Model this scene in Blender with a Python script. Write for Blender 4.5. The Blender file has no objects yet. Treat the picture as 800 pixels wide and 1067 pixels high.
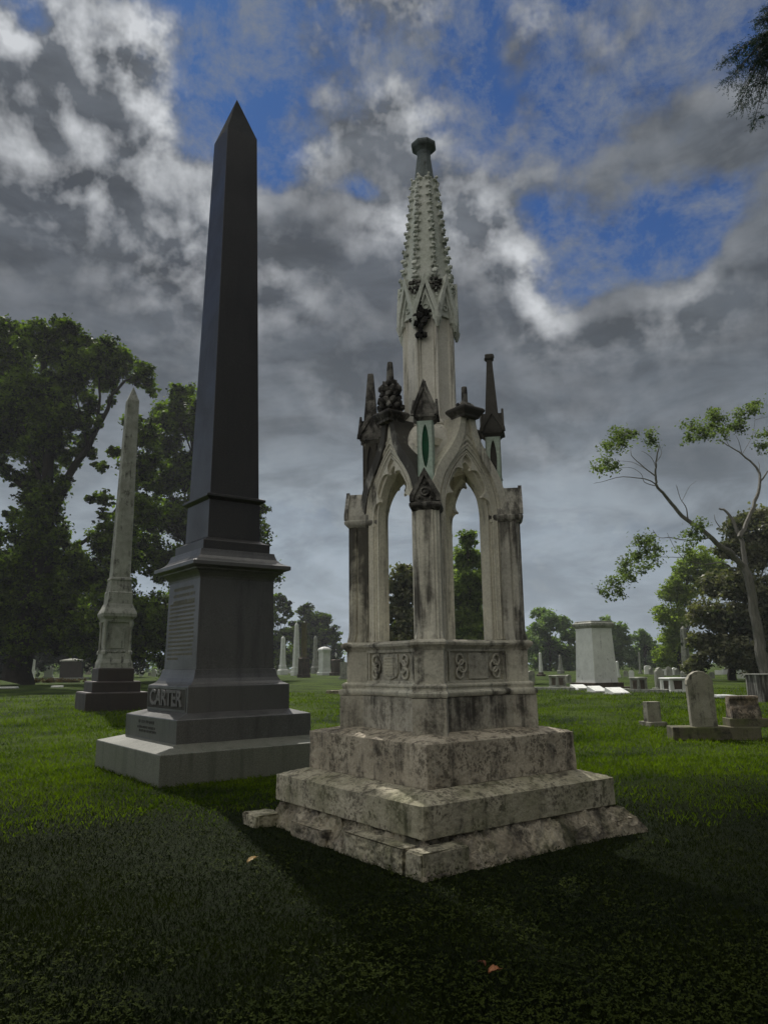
import bpy, bmesh, math, random
import numpy as np
from math import sin, cos, pi, radians, sqrt, atan2
from mathutils import Vector, Matrix, noise as mnoise

random.seed(7)
rng = np.random.default_rng(11)
scn = bpy.context.scene
col = scn.collection

# ------------------------------------------------------------------ camera
F_PX, PITCH, ROLL, EYE = 769.753, 0.2036189, -0.0120698, 1.6
cam_d = bpy.data.cameras.new('camera')
cam = bpy.data.objects.new('camera', cam_d); col.objects.link(cam)
cam_d.sensor_fit = 'VERTICAL'; cam_d.sensor_height = 36.0
cam_d.lens = 36.0 * F_PX / 1067.0
cam_d.clip_start = 0.05; cam_d.clip_end = 6000
cam.matrix_world = Matrix.Translation((0, 0, EYE)) @ Matrix.Rotation(pi/2 + PITCH, 4, 'X') @ Matrix.Rotation(ROLL, 4, 'Z')
scn.camera = cam
scn.view_settings.view_transform = 'Standard'
scn.view_settings.look = 'None'
scn.view_settings.gamma = 1.0
scn.view_settings.exposure = 0.0
scn.view_settings.use_curve_mapping = False
scn.cycles.max_bounces = 5
scn.cycles.diffuse_bounces = 3
scn.cycles.glossy_bounces = 2
scn.cycles.transmission_bounces = 3
scn.cycles.transparent_max_bounces = 6
scn.cycles.volume_bounces = 0
scn.cycles.use_adaptive_sampling = True
scn.cycles.adaptive_threshold = 0.02
scn.cycles.use_denoising = True

# direction towards the sun
SUN_AZ = atan2(-0.36, 0.93)            # from +Y, negative = left
SUN_EL = radians(51)
sun_dir = Vector((sin(SUN_AZ)*cos(SUN_EL), cos(SUN_AZ)*cos(SUN_EL), sin(SUN_EL)))
sd = bpy.data.lights.new('sun', 'SUN'); sd.energy = 4.6; sd.angle = radians(0.6); sd.color = (1.0, 0.95, 0.87)
sun = bpy.data.objects.new('sun', sd); col.objects.link(sun)
sun.rotation_euler = sun_dir.to_track_quat('Z', 'Y').to_euler()

# ------------------------------------------------------------------ picture <-> world helpers (used to measure sizes at real distances)
def ray(x, y):
    X = x-400; Y = y-533.5
    c, s = cos(-ROLL), sin(-ROLL)
    X, Y = X*c-Y*s, X*s+Y*c
    a, u = X/F_PX, -Y/F_PX
    return Vector((a, cos(PITCH)-u*sin(PITCH), sin(PITCH)+u*cos(PITCH)))
def at(x, y, dist):                      # the point at world depth dist
    d = ray(x, y)
    return Vector((0, 0, EYE)) + d*(dist/d.y)
def ground(x, y, z=0.0):
    d = ray(x, y); return Vector((0, 0, EYE)) + d*((z-EYE)/d.z)

# ------------------------------------------------------------------ world: sky texture with procedural clouds
w = bpy.data.worlds.new('World'); scn.world = w; w.use_nodes = True
class NT:
    def __init__(s, tree): s.t = tree
    def n(s, typ, **kw):
        nd = s.t.nodes.new(typ)
        for k, v in kw.items():
            if k == 'ins':
                for kk, vv in v.items():
                    s.set(nd.inputs[kk], vv)
            else: setattr(nd, k, v)
        return nd
    def set(s, inp, v):
        if isinstance(v, bpy.types.NodeSocket): s.t.links.new(v, inp)
        elif v is not None: inp.default_value = v
    def m(s, op, a, b=None, c=None, clamp=False):
        nd = s.t.nodes.new('ShaderNodeMath'); nd.operation = op; nd.use_clamp = clamp
        s.set(nd.inputs[0], a)
        if b is not None: s.set(nd.inputs[1], b)
        if c is not None: s.set(nd.inputs[2], c)
        return nd.outputs[0]
    def vm(s, op, a, b=None, scale=None):
        nd = s.t.nodes.new('ShaderNodeVectorMath'); nd.operation = op
        s.set(nd.inputs[0], a)
        if b is not None: s.set(nd.inputs[1], b)
        if scale is not None: s.set(nd.inputs['Scale'], scale)
        return nd.outputs['Value'] if op in ('LENGTH', 'DOT_PRODUCT', 'DISTANCE') else nd.outputs[0]
    def mix(s, f, a, b):
        nd = s.t.nodes.new('ShaderNodeMix'); nd.data_type = 'RGBA'; nd.clamp_factor = True
        s.set(nd.inputs[0], f); s.set(nd.inputs[6], a if isinstance(a, bpy.types.NodeSocket) else (*a[:3], 1)); s.set(nd.inputs[7], b if isinstance(b, bpy.types.NodeSocket) else (*b[:3], 1))
        return nd.outputs[2]
    def mul(s, a, b):
        nd = s.t.nodes.new('ShaderNodeMix'); nd.data_type = 'RGBA'; nd.blend_type = 'MULTIPLY'
        s.set(nd.inputs[0], 1.0); s.set(nd.inputs[6], a if isinstance(a, bpy.types.NodeSocket) else (*a[:3], 1)); s.set(nd.inputs[7], b if isinstance(b, bpy.types.NodeSocket) else (*b[:3], 1))
        return nd.outputs[2]
    def mr(s, v, a, b, c=0.0, d=1.0, smooth=False):
        nd = s.t.nodes.new('ShaderNodeMapRange'); nd.clamp = True
        if smooth: nd.interpolation_type = 'SMOOTHSTEP'
        s.set(nd.inputs[0], v)
        for i, q in enumerate((a, b, c, d)): s.set(nd.inputs[i+1], q)
        return nd.outputs[0]
    def noise(s, vec, scale, detail=5, rough=0.5, dist=0.0, out=0):
        nd = s.t.nodes.new('ShaderNodeTexNoise')
        s.set(nd.inputs['Vector'], vec)
        nd.inputs['Scale'].default_value = scale; nd.inputs['Detail'].default_value = detail
        nd.inputs['Roughness'].default_value = rough; nd.inputs['Distortion'].default_value = dist
        return nd.outputs[out]

def ae(px, py):
    d = ray(px, py).normalized()
    return atan2(d.x, d.y), math.asin(d.z)

# cloud masses as seen from the graveyard: (px, py, rx, ry, strength) turned into compass bearing and elevation
BLOBS = [(40,240,120,110,.9),(130,255,70,60,.55),(-60,130,110,110,.7),(10,85,50,44,.45),(70,120,55,50,.55),(120,175,50,45,.55),(190,235,45,50,.5),(300,225,75,70,.50),(255,170,40,30,.2),
         (405,130,62,36,.42),(345,50,60,55,.26),(150,75,90,50,.30),(140,12,60,22,.25),(350,340,190,95,.70),(500,300,62,55,.62),(440,255,60,30,.35),(90,430,330,110,.75),
         (480,420,320,80,.70),(700,440,190,100,.75),(760,300,110,55,.55),(690,350,90,50,.5),(560,150,100,36,.20),(700,140,90,38,.32),(780,190,50,50,.3),(490,195,70,36,.22),
         (430,10,50,30,.28),(565,15,45,36,.3),(640,40,45,50,.18),(760,10,70,30,.25),(385,240,36,22,.4),
         (250,55,52,70,-.45),(25,5,40,20,-.4),(285,150,30,36,-.30),(215,150,26,26,-.28),(362,185,28,22,-.45),(600,70,30,65,-.25),(490,60,40,36,-.25),(690,70,50,40,-.3),(610,285,75,22,-.40),(590,322,26,26,-.50),(545,215,60,26,-.25),
         (650,235,90,40,-.24),(745,220,44,24,-.2)]
gt = bpy.data.node_groups.new('cloud_density', 'ShaderNodeTree')
gt.interface.new_socket('P', in_out='INPUT', socket_type='NodeSocketVector')
gt.interface.new_socket('D', in_out='OUTPUT', socket_type='NodeSocketFloat')
g = NT(gt)
gi = g.n('NodeGroupInput'); go = g.n('NodeGroupOutput')
P = gi.outputs[0]
warp = g.noise(P, 4.5, 1, .5, out=1)
warp = g.vm('SUBTRACT', warp, (.5, .5, .5))
Pw = g.vm('ADD', P, g.vm('SCALE', warp, scale=.16))
acc = None
for (bx, by, rx, ry, st) in BLOBS:
    a0, e0 = ae(bx, by); rpx = 1/F_PX
    d = g.vm('SUBTRACT', Pw, (a0, e0, 0))
    d = g.vm('MULTIPLY', d, (1/(rx*rpx*1.05), 1/(ry*rpx), 0))
    q = g.vm('DOT_PRODUCT', d, d)
    e = g.m('EXPONENT', g.m('MULTIPLY', q, -0.9))
    acc = g.m('MULTIPLY', e, st) if acc is None else g.m('MULTIPLY_ADD', e, st, acc)
n1 = g.noise(g.vm('MULTIPLY', P, (1, 1.35, 1)), 5.5, 5, .60, 0.0)
n2 = g.noise(g.vm('MULTIPLY', P, (1, 1.2, 1)), 23, 3, .62, 0.0)
acc = g.m('MULTIPLY_ADD', g.m('SUBTRACT', n1, .5), 1.25, acc)
acc = g.m('MULTIPLY_ADD', g.m('SUBTRACT', n2, .5), .42, acc)
gt.links.new(acc, go.inputs[0])

n = NT(w.node_tree); w.node_tree.nodes.clear()
tc = n.n('ShaderNodeTexCoord')
dirv = n.vm('NORMALIZE', tc.outputs['Generated'])
sep = n.n('ShaderNodeSeparateXYZ', ins={0: dirv})
az = n.m('ARCTAN2', sep.outputs[0], sep.outputs[1])
el = n.m('ARCSINE', sep.outputs[2])
P0 = n.n('ShaderNodeCombineXYZ', ins={0: az, 1: el, 2: 0.0}).outputs[0]
def dens(vec):
    gn = w.node_tree.nodes.new('ShaderNodeGroup'); gn.node_tree = gt
    w.node_tree.links.new(vec, gn.inputs[0]); return gn.outputs[0]
D0 = dens(P0)
D1 = dens(n.vm('ADD', P0, (0.014, 0.024, 0)))
alpha = n.mr(D0, -.04, .36, smooth=True)
SAT = lambda d: n.mr(d, -.05, .60, smooth=True)
rim = n.m('MULTIPLY', n.m('SUBTRACT', SAT(D0), SAT(D1)), 1.25)
nb0 = n.noise(n.vm('MULTIPLY', P0, (1, 1.15, 1)), 7.5, 5, .55, .1)
nb1 = n.noise(n.vm('MULTIPLY', n.vm('ADD', P0, (0.012, 0.022, 0)), (1, 1.15, 1)), 7.5, 5, .55, .1)
bil = n.m('MULTIPLY', n.m('SUBTRACT', nb0, nb1), 4.0)
# where the sun behind the clouds brings out bright billows
H = None
for (bx, by, rx, ry, st) in [(30,80,60,50,1.0),(95,130,55,45,1.0),(150,170,50,40,1.0),(200,205,40,40,.9),(165,255,50,35,.65),(90,190,50,40,.55),(310,155,50,26,.7),(405,235,34,24,.85),(490,240,50,28,.95),(550,290,34,34,.8),(580,350,30,22,.5),
        (720,325,40,24,.42),(670,350,40,26,.30),(290,300,60,40,.5),(425,125,44,30,.6),(130,10,80,26,.7),(440,5,50,20,.7),(580,5,50,22,.7),(150,70,70,40,.45),(350,50,60,60,.4),(700,30,60,40,.35),(520,130,60,50,.25),(20,210,40,40,.4),(590,460,50,26,.25),(350,410,40,24,.2),(190,330,50,30,.3)]:
    a0, e0 = ae(bx, by)
    d = n.vm('MULTIPLY', n.vm('SUBTRACT', P0, (a0, e0, 0)), (F_PX/rx/1.15, F_PX/ry/1.1, 0))
    e_ = n.m('EXPONENT', n.m('MULTIPLY', n.vm('DOT_PRODUCT', d, d), -.8))
    H = n.m('MULTIPLY', e_, st) if H is None else n.m('MULTIPLY_ADD', e_, st, H)
Hc = n.m('MINIMUM', n.m('ADD', H, .10), 1.0)
lit = n.m('ADD', n.m('ADD', n.m('MULTIPLY', rim, n.mr(nb1, .38, .60, .25, 1.3)), bil), .16)
lit = n.m('MULTIPLY', lit, Hc)
litc = n.m('MAXIMUM', n.m('MINIMUM', lit, 1.0), 0.0)
alpha = n.m('MAXIMUM', alpha, n.mr(el, .42, .16, 0, .88, smooth=True))
veil = n.noise(n.vm('MULTIPLY', P0, (1.0, 1.3, 1)), 8.0, 6, .74, .2)
darkc = n.mix(n.mr(el, -.02, .50, smooth=True), (.33, .385, .435), (.112, .124, .140))
darkc = n.mix(n.mr(az, .05, .55, 0, .35, smooth=True), darkc, (.078, .092, .108))
darkc = n.mix(n.mr(D0, .3, 1.2, 0, .55, smooth=True), n.vm('SCALE', darkc, scale=1.12), n.vm('SCALE', darkc, scale=.66))
bands = n.noise(n.vm('MULTIPLY', P0, (1.0, 2.6, 1)), 5.5, 5, .60, .4)
darkc = n.vm('SCALE', darkc, scale=n.mr(bands, .34, .66, .76, 1.24, smooth=True))
cloudc = n.mix(litc, darkc, (.62, .64, .665))
sky = n.n('ShaderNodeTexSky'); sky.sky_type = 'NISHITA'; sky.sun_disc = False
sky.sun_elevation = SUN_EL; sky.sun_rotation = SUN_AZ; sky.altitude = 200; sky.air_density = 1.0; sky.dust_density = .2; sky.ozone_density = 2.0
clear = n.vm('SCALE', n.mul(sky.outputs[0], (.34, .66, 1.12)), scale=.048)
clear = n.mix(n.mr(el, .55, .05, smooth=True), clear, (.11, .17, .26))
clear = n.mix(n.mr(veil, .42, .64, .06, .80), n.vm('SCALE', clear, scale=1.05), (.20, .225, .26))
skyc = n.mix(n.m('MULTIPLY', alpha, .97), clear, cloudc)
# beyond the picture: bright cloud round the sun overhead, broad sunlit cloud behind the viewer, brightest to the left
rear = n.mr(sep.outputs[1], .15, -.55, 0, 1, smooth=True)
top = n.mr(el, .83, 1.05, 0, 1, smooth=True)
side = n.mr(sep.outputs[0], .35, -.75, .22, 1.55, smooth=True)
skyc = n.mix(rear, skyc, n.vm('SCALE', n.mix(litc, (.51, .50, .47), (.70, .68, .64)), scale=side))
skyc = n.mix(top, skyc, (.95, .92, .84))
bg = n.n('ShaderNodeBackground', ins={0: skyc, 1: 1.0})
out = n.n('ShaderNodeOutputWorld', ins={0: bg.outputs[0]})
w.cycles.sampling_method = 'MANUAL'; w.cycles.sample_map_resolution = 512

# ------------------------------------------------------------------ object helpers
def link(o, parent=None):
    col.objects.link(o)
    if parent is not None: o.parent = parent
    return o
def tag(o, label=None, cat=None, group=None, kind=None):
    if label: o['label'] = label
    if cat: o['category'] = cat
    if group: o['group'] = group
    if kind: o['kind'] = kind
    return o
def thing(name, label, cat, loc=(0, 0, 0), rz=0.0, group=None):
    o = bpy.data.objects.new(name, None); link(o)
    o.empty_display_size = .2
    o.location = loc; o.rotation_euler = (0, 0, rz)
    return tag(o, label, cat, group)

class MB:
    def __init__(s): s.v = []; s.f = []
    def add(s, vs, fs):
        k = len(s.v); s.v += [tuple(v) for v in vs]; s.f += [tuple(i+k for i in f) for f in fs]; return s
    def rings(s, rings, caps=True):
        n = len(rings[0]); vs = [p for r in rings for p in r]; fs = []
        for i in range(len(rings)-1):
            for j in range(n):
                a, b = i*n+j, i*n+(j+1) % n
                fs.append((a, b, b+n, a+n))
        if caps:
            fs.append(tuple(reversed(range(n)))); fs.append(tuple(range((len(rings)-1)*n, len(rings)*n)))
        return s.add(vs, fs)
    def sq(s, lv, cx=0, cy=0, rot=0):        # stacked squares [(half width, z)] or (wx, wy, z)
        R = []
        for t in lv:
            wx, wy, z = (t[0], t[0], t[1]) if len(t) == 2 else t
            R.append([(cx+x*cos(rot)-y*sin(rot), cy+x*sin(rot)+y*cos(rot), z) for x, y in ((-wx, -wy), (wx, -wy), (wx, wy), (-wx, wy))])
        return s.rings(R)
    def ngon(s, lv, n=8, cx=0, cy=0, rot=0, circ=False):    # [(apothem, z)]
        k = 1 if circ else 1/cos(pi/n)
        return s.rings([[(cx+r*k*cos(rot+2*pi*(j+.5)/n), cy+r*k*sin(rot+2*pi*(j+.5)/n), z) for j in range(n)] for r, z in lv])
    def box(s, x0, x1, y0, y1, z0, z1):
        return s.rings([[(x0, y0, z), (x1, y0, z), (x1, y1, z), (x0, y1, z)] for z in (z0, z1)])
    def tube(s, pts, r, n=8, closed=False):
        pts = [Vector(p) for p in pts]; N = len(pts)
        rr = r if isinstance(r, (list, tuple)) else [r]*N
        R = []; up = Vector((0.31, 0.17, 0.93)).normalized(); prev = None
        for i, p in enumerate(pts):
            t = (pts[min(i+1, N-1)]-pts[max(i-1, 0)])
            t = t.normalized() if t.length > 1e-9 else Vector((0, 0, 1))
            if prev is None:
                a = t.cross(up if abs(t.dot(up)) < .95 else Vector((1, 0, 0))).normalized()
            else:
                a = (prev - t*prev.dot(t)).normalized()
            prev = a; b = t.cross(a)
            R.append([tuple(p+(a*cos(2*pi*j/n)+b*sin(2*pi*j/n))*rr[i]) for j in range(n)])
        return s.rings(R)
    def lump(s, c, r, sx=1, sy=1, sz=1, seed=0, amp=.25, sub=1):
        bm = bmesh.new(); bmesh.ops.create_icosphere(bm, subdivisions=sub, radius=1)
        vs = []
        for v in bm.verts:
            k = 1+amp*mnoise.noise(v.co*1.7+Vector((seed*3.1, seed*1.7, seed)))*2
            vs.append((c[0]+v.co.x*r*sx*k, c[1]+v.co.y*r*sy*k, c[2]+v.co.z*r*sz*k))
        fs = [tuple(v.index for v in f.verts) for f in bm.faces]; bm.free()
        return s.add(vs, fs)
    def band(s, outer, inner, d0, d1, M=lambda u, d, z: (u, d, z)):   # strip between two curves in a (u,z) plane, thick from depth d0 to d1
        n = len(outer); vs = []
        for (o, i) in zip(outer, inner):
            vs += [M(o[0], d0, o[1]), M(i[0], d0, i[1]), M(i[0], d1, i[1]), M(o[0], d1, o[1])]
        fs = []
        for k in range(n-1):
            a = k*4; b = a+4
            for q in range(4): fs.append((a+q, a+(q+1) % 4, b+(q+1) % 4, b+q))
        fs.append((3, 2, 1, 0)); e = (n-1)*4; fs.append((e, e+1, e+2, e+3))
        return s.add(vs, fs)
    def prism(s, poly, d0, d1, M=lambda u, d, z: (u, d, z)):           # polygon in (u,z), extruded in depth
        return s.rings([[M(u, d, z) for u, z in poly] for d in (d0, d1)])
    def xf(s, fn):
        s.v = [tuple(fn(*v)) for v in s.v]; return s
    def build(s, name, mat, parent=None, smooth=False, bevel=0, seg=2):
        me = bpy.data.meshes.new(name); me.from_pydata(s.v, [], s.f)
        bm = bmesh.new(); bm.from_mesh(me); bmesh.ops.recalc_face_normals(bm, faces=bm.faces); bm.to_mesh(me); bm.free()
        if smooth:
            me.shade_smooth()
            if hasattr(me, 'set_sharp_from_angle'): me.set_sharp_from_angle(angle=radians(38))
        me.materials.append(mat)
        o = bpy.data.objects.new(name, me); link(o, parent)
        if bevel:
            b = o.modifiers.new('bevel', 'BEVEL'); b.width = bevel; b.segments = seg; b.limit_method = 'ANGLE'; b.angle_limit = radians(35)
        return o

def np_mesh(name, verts, nper, mat, parent=None, rnd=None):      # verts (N, nper, 3) separate polygons
    N = len(verts); me = bpy.data.meshes.new(name)
    me.vertices.add(N*nper); me.vertices.foreach_set('co', np.ascontiguousarray(verts, dtype=np.float32).ravel())
    me.loops.add(N*nper); me.loops.foreach_set('vertex_index', np.arange(N*nper, dtype=np.int32))
    me.polygons.add(N); me.polygons.foreach_set('loop_start', np.arange(0, N*nper, nper, dtype=np.int32))
    me.update(calc_edges=True)
    if rnd is not None:
        a = me.attributes.new('tint', 'FLOAT', 'FACE'); a.data.foreach_set('value', rnd.astype(np.float32))
    me.materials.append(mat)
    o = bpy.data.objects.new(name, me); link(o, parent); return o

# ------------------------------------------------------------------ materials
def mat_new(name):
    m = bpy.data.materials.new(name); m.use_nodes = True; m.node_tree.nodes.clear(); return m, NT(m.node_tree)
def finish(t, colr, rough=.85, bump=None, bstr=.3, bdist=.01, spec=.3, extra=None):
    p = t.n('ShaderNodeBsdfPrincipled')
    t.set(p.inputs['Base Color'], colr if isinstance(colr, bpy.types.NodeSocket) else (*colr, 1))
    t.set(p.inputs['Roughness'], rough); p.inputs['Specular IOR Level'].default_value = spec
    if bump is not None:
        b = t.n('ShaderNodeBump', ins={'Strength': bstr, 'Distance': bdist, 'Height': bump}); t.t.links.new(b.outputs[0], p.inputs['Normal'])
    o = t.n('ShaderNodeOutputMaterial', ins={0: p.outputs[0]}); return p
def stone(name, c1, c2, dark=(.035, .033, .03), damt=.35, streak=.5, pits=0.0, green=0.0, spec=.25, rough=.88, bstr=.35, seed=0, speck=.25, scale=1.0, zmask=None, lich=0.0, moss=0.0):
    m, t = mat_new(name)
    c = t.n('ShaderNodeTexCoord').outputs['Object']
    v = t.vm('ADD', c, (seed*3.7, seed*1.9, seed*.7))
    nb = t.noise(v, 2.2*scale, 7, .6, .3)
    colr = t.mix(t.mr(nb, .35, .65), c1, c2)
    fine = t.noise(v, 38*scale, 5, .65)
    colr = t.mix(t.m('MULTIPLY', t.mr(fine, .42, .62), speck+.12), colr, t.mul(colr, (.55, .53, .50)))
    # black biological crust: broad patches plus vertical runs
    st = t.noise(t.vm('MULTIPLY', v, (7, 7, .55)), 1.0*scale, 6, .62, .2)
    pt = t.noise(v, 3.6*scale, 9, .68, .5)
    f = t.m('ADD', t.m('MULTIPLY', st, streak), t.m('MULTIPLY', pt, 1-streak))
    if zmask:
        sz = t.n('ShaderNodeSeparateXYZ', ins={0: c}).outputs[2]
        for (z0, z1, amt) in zmask: f = t.m('ADD', f, t.mr(sz, z0, z1, 0, amt, smooth=True))
    th = .62-.25*damt
    d = t.m('MULTIPLY', t.mr(f, th-.05, th+.10, smooth=True), .9)
    colr = t.mix(d, colr, dark)
    if pits:
        vo = t.n('ShaderNodeTexVoronoi'); t.set(vo.inputs['Vector'], t.vm('ADD', v, t.vm('SCALE', t.noise(v, 9, 3, .5, out=1), scale=.12))); vo.inputs['Scale'].default_value = 26*scale
        pm = t.noise(v, 3.0*scale, 5, .6)
        pf = t.m('MULTIPLY', t.mr(vo.outputs['Distance'], .48, .20), t.mr(pm, .44, .54))
        bl = t.noise(v, 14*scale, 6, .7)
        pf = t.m('MAXIMUM', pf, t.m('MULTIPLY', t.mr(bl, .52, .58), t.mr(pm, .40, .52)))
        # soil and moss that settle on the level tops
        nz = t.n('ShaderNodeSeparateXYZ', ins={0: t.n('ShaderNodeNewGeometry').outputs['Normal']}).outputs[2]
        tp = t.noise(t.vm('ADD', v, (1, 6, 2)), 5.0*scale, 7, .72, .4)
        pf = t.m('MAXIMUM', pf, t.m('MULTIPLY', t.mr(tp, .54, .60), t.mr(nz, .7, .95)))
        colr = t.mix(t.m('MULTIPLY', pf, pits), colr, (.045, .038, .028))
    if lich: 
        lf = t.noise(t.vm('ADD', v, (9, 4, 2)), 8*scale, 6, .7)
        colr = t.mix(t.m('MULTIPLY', t.mr(lf, .56, .66), lich), colr, (.62, .60, .50))
    if moss:
        mf = t.noise(t.vm('ADD', v, (3, 8, 5)), 2.6*scale, 6, .65)
        colr = t.mix(t.m('MULTIPLY', t.mr(mf, .46, .62), moss), colr, (.10, .12, .035))
    if green:
        gf = t.noise(t.vm('MULTIPLY', t.vm('ADD', v, (5, 1, 3)), (5, 5, 1)), 1.2, 5, .6)
        colr = t.mix(t.m('MULTIPLY', t.mr(gf, .35, .65), green), colr, (.10, .25, .17))
    h = t.m('ADD', t.m('MULTIPLY', fine, .5), t.m('MULTIPLY', t.noise(v, 9*scale, 8, .7), 1.0))
    finish(t, colr, rough, h, bstr, .03, spec)
    return m
CREAM, CREAM2 = (.82, .79, .66), (.66, .635, .54)
M = {}
M['cream'] = stone('weathered_cream_marble', CREAM, CREAM2, damt=.28, streak=.7, seed=1)
M['cream_dark'] = stone('blackened_marble', (.62, .61, .54), (.27, .26, .235), damt=.72, streak=.45, seed=2, zmask=[(3.35, 3.8, .10)])
M['pier_front'] = stone('front_pier_marble', CREAM, (.58, .56, .47), damt=.42, streak=.75, seed=3)
M['pier_left'] = stone('left_pier_marble', (.66, .63, .50), (.42, .40, .33), damt=.42, streak=.6, seed=4, zmask=[(2.1, 2.9, .12)])
M['pier_right'] = stone('right_pier_marble', (.62, .60, .52), (.40, .39, .34), damt=.55, streak=.7, seed=5)
M['black'] = stone('black_crusted_marble', (.30, .29, .26), (.11, .105, .095), damt=.65, streak=.35, seed=6, dark=(.02, .019, .018), scale=1.8)
M['soot'] = stone('soot_black_marble', (.06, .058, .052), (.03, .028, .026), damt=.8, streak=.3, seed=26, dark=(.012, .012, .012))
M['greenw'] = stone('green_stained_marble', (.70, .76, .68), (.52, .66, .56), damt=.02, streak=.7, green=.35, seed=7)
M['green_deep'] = stone('copper_green_niche', (.02, .12, .06), (.008, .05, .028), damt=.3, streak=.8, green=.1, seed=8)
M['spire'] = stone('spire_marble', (.76, .78, .72), (.56, .59, .52), damt=.16, streak=.6, green=.10, seed=9)
M['spire_top'] = stone('spire_top_marble', (.17, .20, .20), (.08, .10, .105), damt=.3, streak=.6, seed=10)
M['tower'] = stone('tower_marble', (.82, .80, .72), (.70, .68, .60), damt=.18, streak=.92, seed=11, speck=.15)
M['plinth'] = stone('plinth_marble', (.58, .55, .46), (.36, .34, .28), damt=.42, streak=.6, pits=.4, seed=12, lich=.3)
M['panel'] = stone('panel_marble', (.66, .64, .53), (.44, .42, .35), damt=.34, streak=.4, pits=.2, seed=13)
M['step'] = stone('pitted_brown_marble', (.58, .52, .41), (.36, .32, .245), damt=.30, streak=.45, pits=.70, seed=14, bstr=.6, lich=.2)
M['step2'] = stone('lower_step_marble', (.54, .50, .385), (.34, .32, .23), damt=.30, streak=.45, pits=.7, seed=15, bstr=.6, moss=.35)
M['found'] = stone('broken_foundation_stone', (.52, .47, .37), (.25, .22, .165), damt=.45, streak=.2, pits=.6, seed=16, bstr=.9, moss=.25)
def granite(name, c, c2, rough=.45, spec=.5, damt=.1, seed=0, dark=(.02, .02, .022), sc=1.0):
    m, t = mat_new(name)
    v = t.vm('ADD', t.n('ShaderNodeTexCoord').outputs['Object'], (seed*2.3, seed, seed*.4))
    sp = t.noise(v, 160*sc, 3, .7); big = t.noise(v, 1.1, 6, .6, .4)
    st = t.noise(t.vm('MULTIPLY', v, (5, 5, .5)), 1.0, 6, .65)
    colr = t.mix(t.mr(sp, .38, .62), c, c2)
    colr = t.mix(t.mr(big, .52, .72, 0, .45), colr, dark)
    colr = t.mix(t.mr(st, .60-.2*damt, .75-.2*damt, 0, .55), colr, dark)
    finish(t, colr, t.mr(big, .3, .7, rough, rough+.2), t.noise(v, 60*sc, 4, .6), .12, .01, spec)
    return m
M['granite'] = granite('grey_granite', (.040, .040, .039), (.115, .115, .111), .34, .8, .5, 1, sc=.6)
M['granite_shaft'] = granite('dark_grey_granite_shaft', (.015, .0145, .014), (.050, .0485, .047), .30, .6, .5, 2, sc=.6)
M['granite_tip'] = granite('weathered_granite_tip', (.030, .032, .034), (.075, .078, .080), .8, .15, .3, 9)
M['granite_base'] = granite('lichened_granite_base', (.075, .08, .06), (.20, .205, .17), .42, .7, .45, 3, sc=.6, dark=(.04, .05, .03))
M['letters'] = granite('letter_granite', (.12, .12, .115), (.17, .17, .165), .5, .5, 0, 4)
M['inscript'] = granite('inscription_lichen', (.22, .22, .17), (.30, .30, .23), .8, .2, 0, 5)
M['panel_dark'] = granite('sunk_panel_granite', (.05, .05, .045), (.08, .08, .07), .8, .2, 0, 6)
M['red_granite'] = granite('red_brown_granite', (.028, .022, .020), (.055, .042, .038), .5, .5, .3, 7)
M['old_marble'] = stone('old_grey_marble', (.38, .39, .35), (.24, .25, .215), damt=.28, streak=.5, seed=20, bstr=.2)
M['white_marble'] = stone('white_marble', (.78, .80, .78), (.64, .66, .64), damt=.04, streak=.5, seed=21, bstr=.1, speck=.1)
M['dark_stone'] = stone('dark_brown_stone', (.12, .095, .07), (.06, .05, .04), damt=.4, streak=.4, seed=22, bstr=.3)
M['brown_col'] = stone('ochre_stained_column', (.20, .17, .08), (.13, .11, .06), damt=.2, streak=.7, seed=23)
M['head'] = stone('lichened_headstone', (.34, .33, .27), (.22, .21, .17), damt=.28, streak=.5, seed=24, moss=.2)
M['head_dark'] = stone('mossy_dark_stone', (.16, .15, .10), (.09, .085, .06), damt=.4, streak=.4, seed=25, moss=.5)

def leafmat(name, c1, c2, transl=.35, rough=.55, sc=.6, lo=.42, hi=.84):
    m, t = mat_new(name)
    v = t.n('ShaderNodeTexCoord').outputs['Object']
    at_ = t.n('ShaderNodeAttribute'); at_.attribute_name = 'tint'
    f = t.m('ADD', t.m('MULTIPLY', t.noise(v, sc, 4, .6), .8), t.m('MULTIPLY', at_.outputs['Fac'], .5))
    colr = t.mix(t.mr(f, lo, hi), c1, c2)
    p = t.n('ShaderNodeBsdfPrincipled', ins={'Base Color': colr, 'Roughness': rough}); p.inputs['Specular IOR Level'].default_value = .05
    tr = t.n('ShaderNodeBsdfTranslucent', ins={'Color': t.mul(colr, (1.3, 1.5, .5))})
    mx = t.n('ShaderNodeMixShader', ins={0: transl, 1: p.outputs[0], 2: tr.outputs[0]})
    t.n('ShaderNodeOutputMaterial', ins={0: mx.outputs[0]}); return m
M['leaf_dark'] = leafmat('dark_broadleaf_foliage', (.007, .013, .003), (.16, .235, .028), .40, lo=.48, hi=.88)
M['leaf_mid'] = leafmat('mid_green_foliage', (.05, .085, .03), (.22, .28, .10), .50)
M['leaf_black'] = leafmat('shaded_evergreen_foliage', (.005, .010, .004), (.020, .035, .010), .15)
M['leaf_mag'] = leafmat('magnolia_foliage', (.025, .040, .022), (.19, .19, .12), .25, .40)
M['leaf_pale'] = leafmat('haze_paled_sparse_foliage', (.06, .085, .045), (.15, .19, .10), .45)  # greyed and lightened so the leaves carry a painted haze
M['leaf_yel'] = leafmat('yellow_green_foliage', (.10, .15, .04), (.26, .32, .075), .45)
M['leaf_far'] = leafmat('haze_paled_far_foliage', (.09, .14, .08), (.19, .26, .12), .42)  # leaf colour lightened, distance haze painted into it
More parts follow.
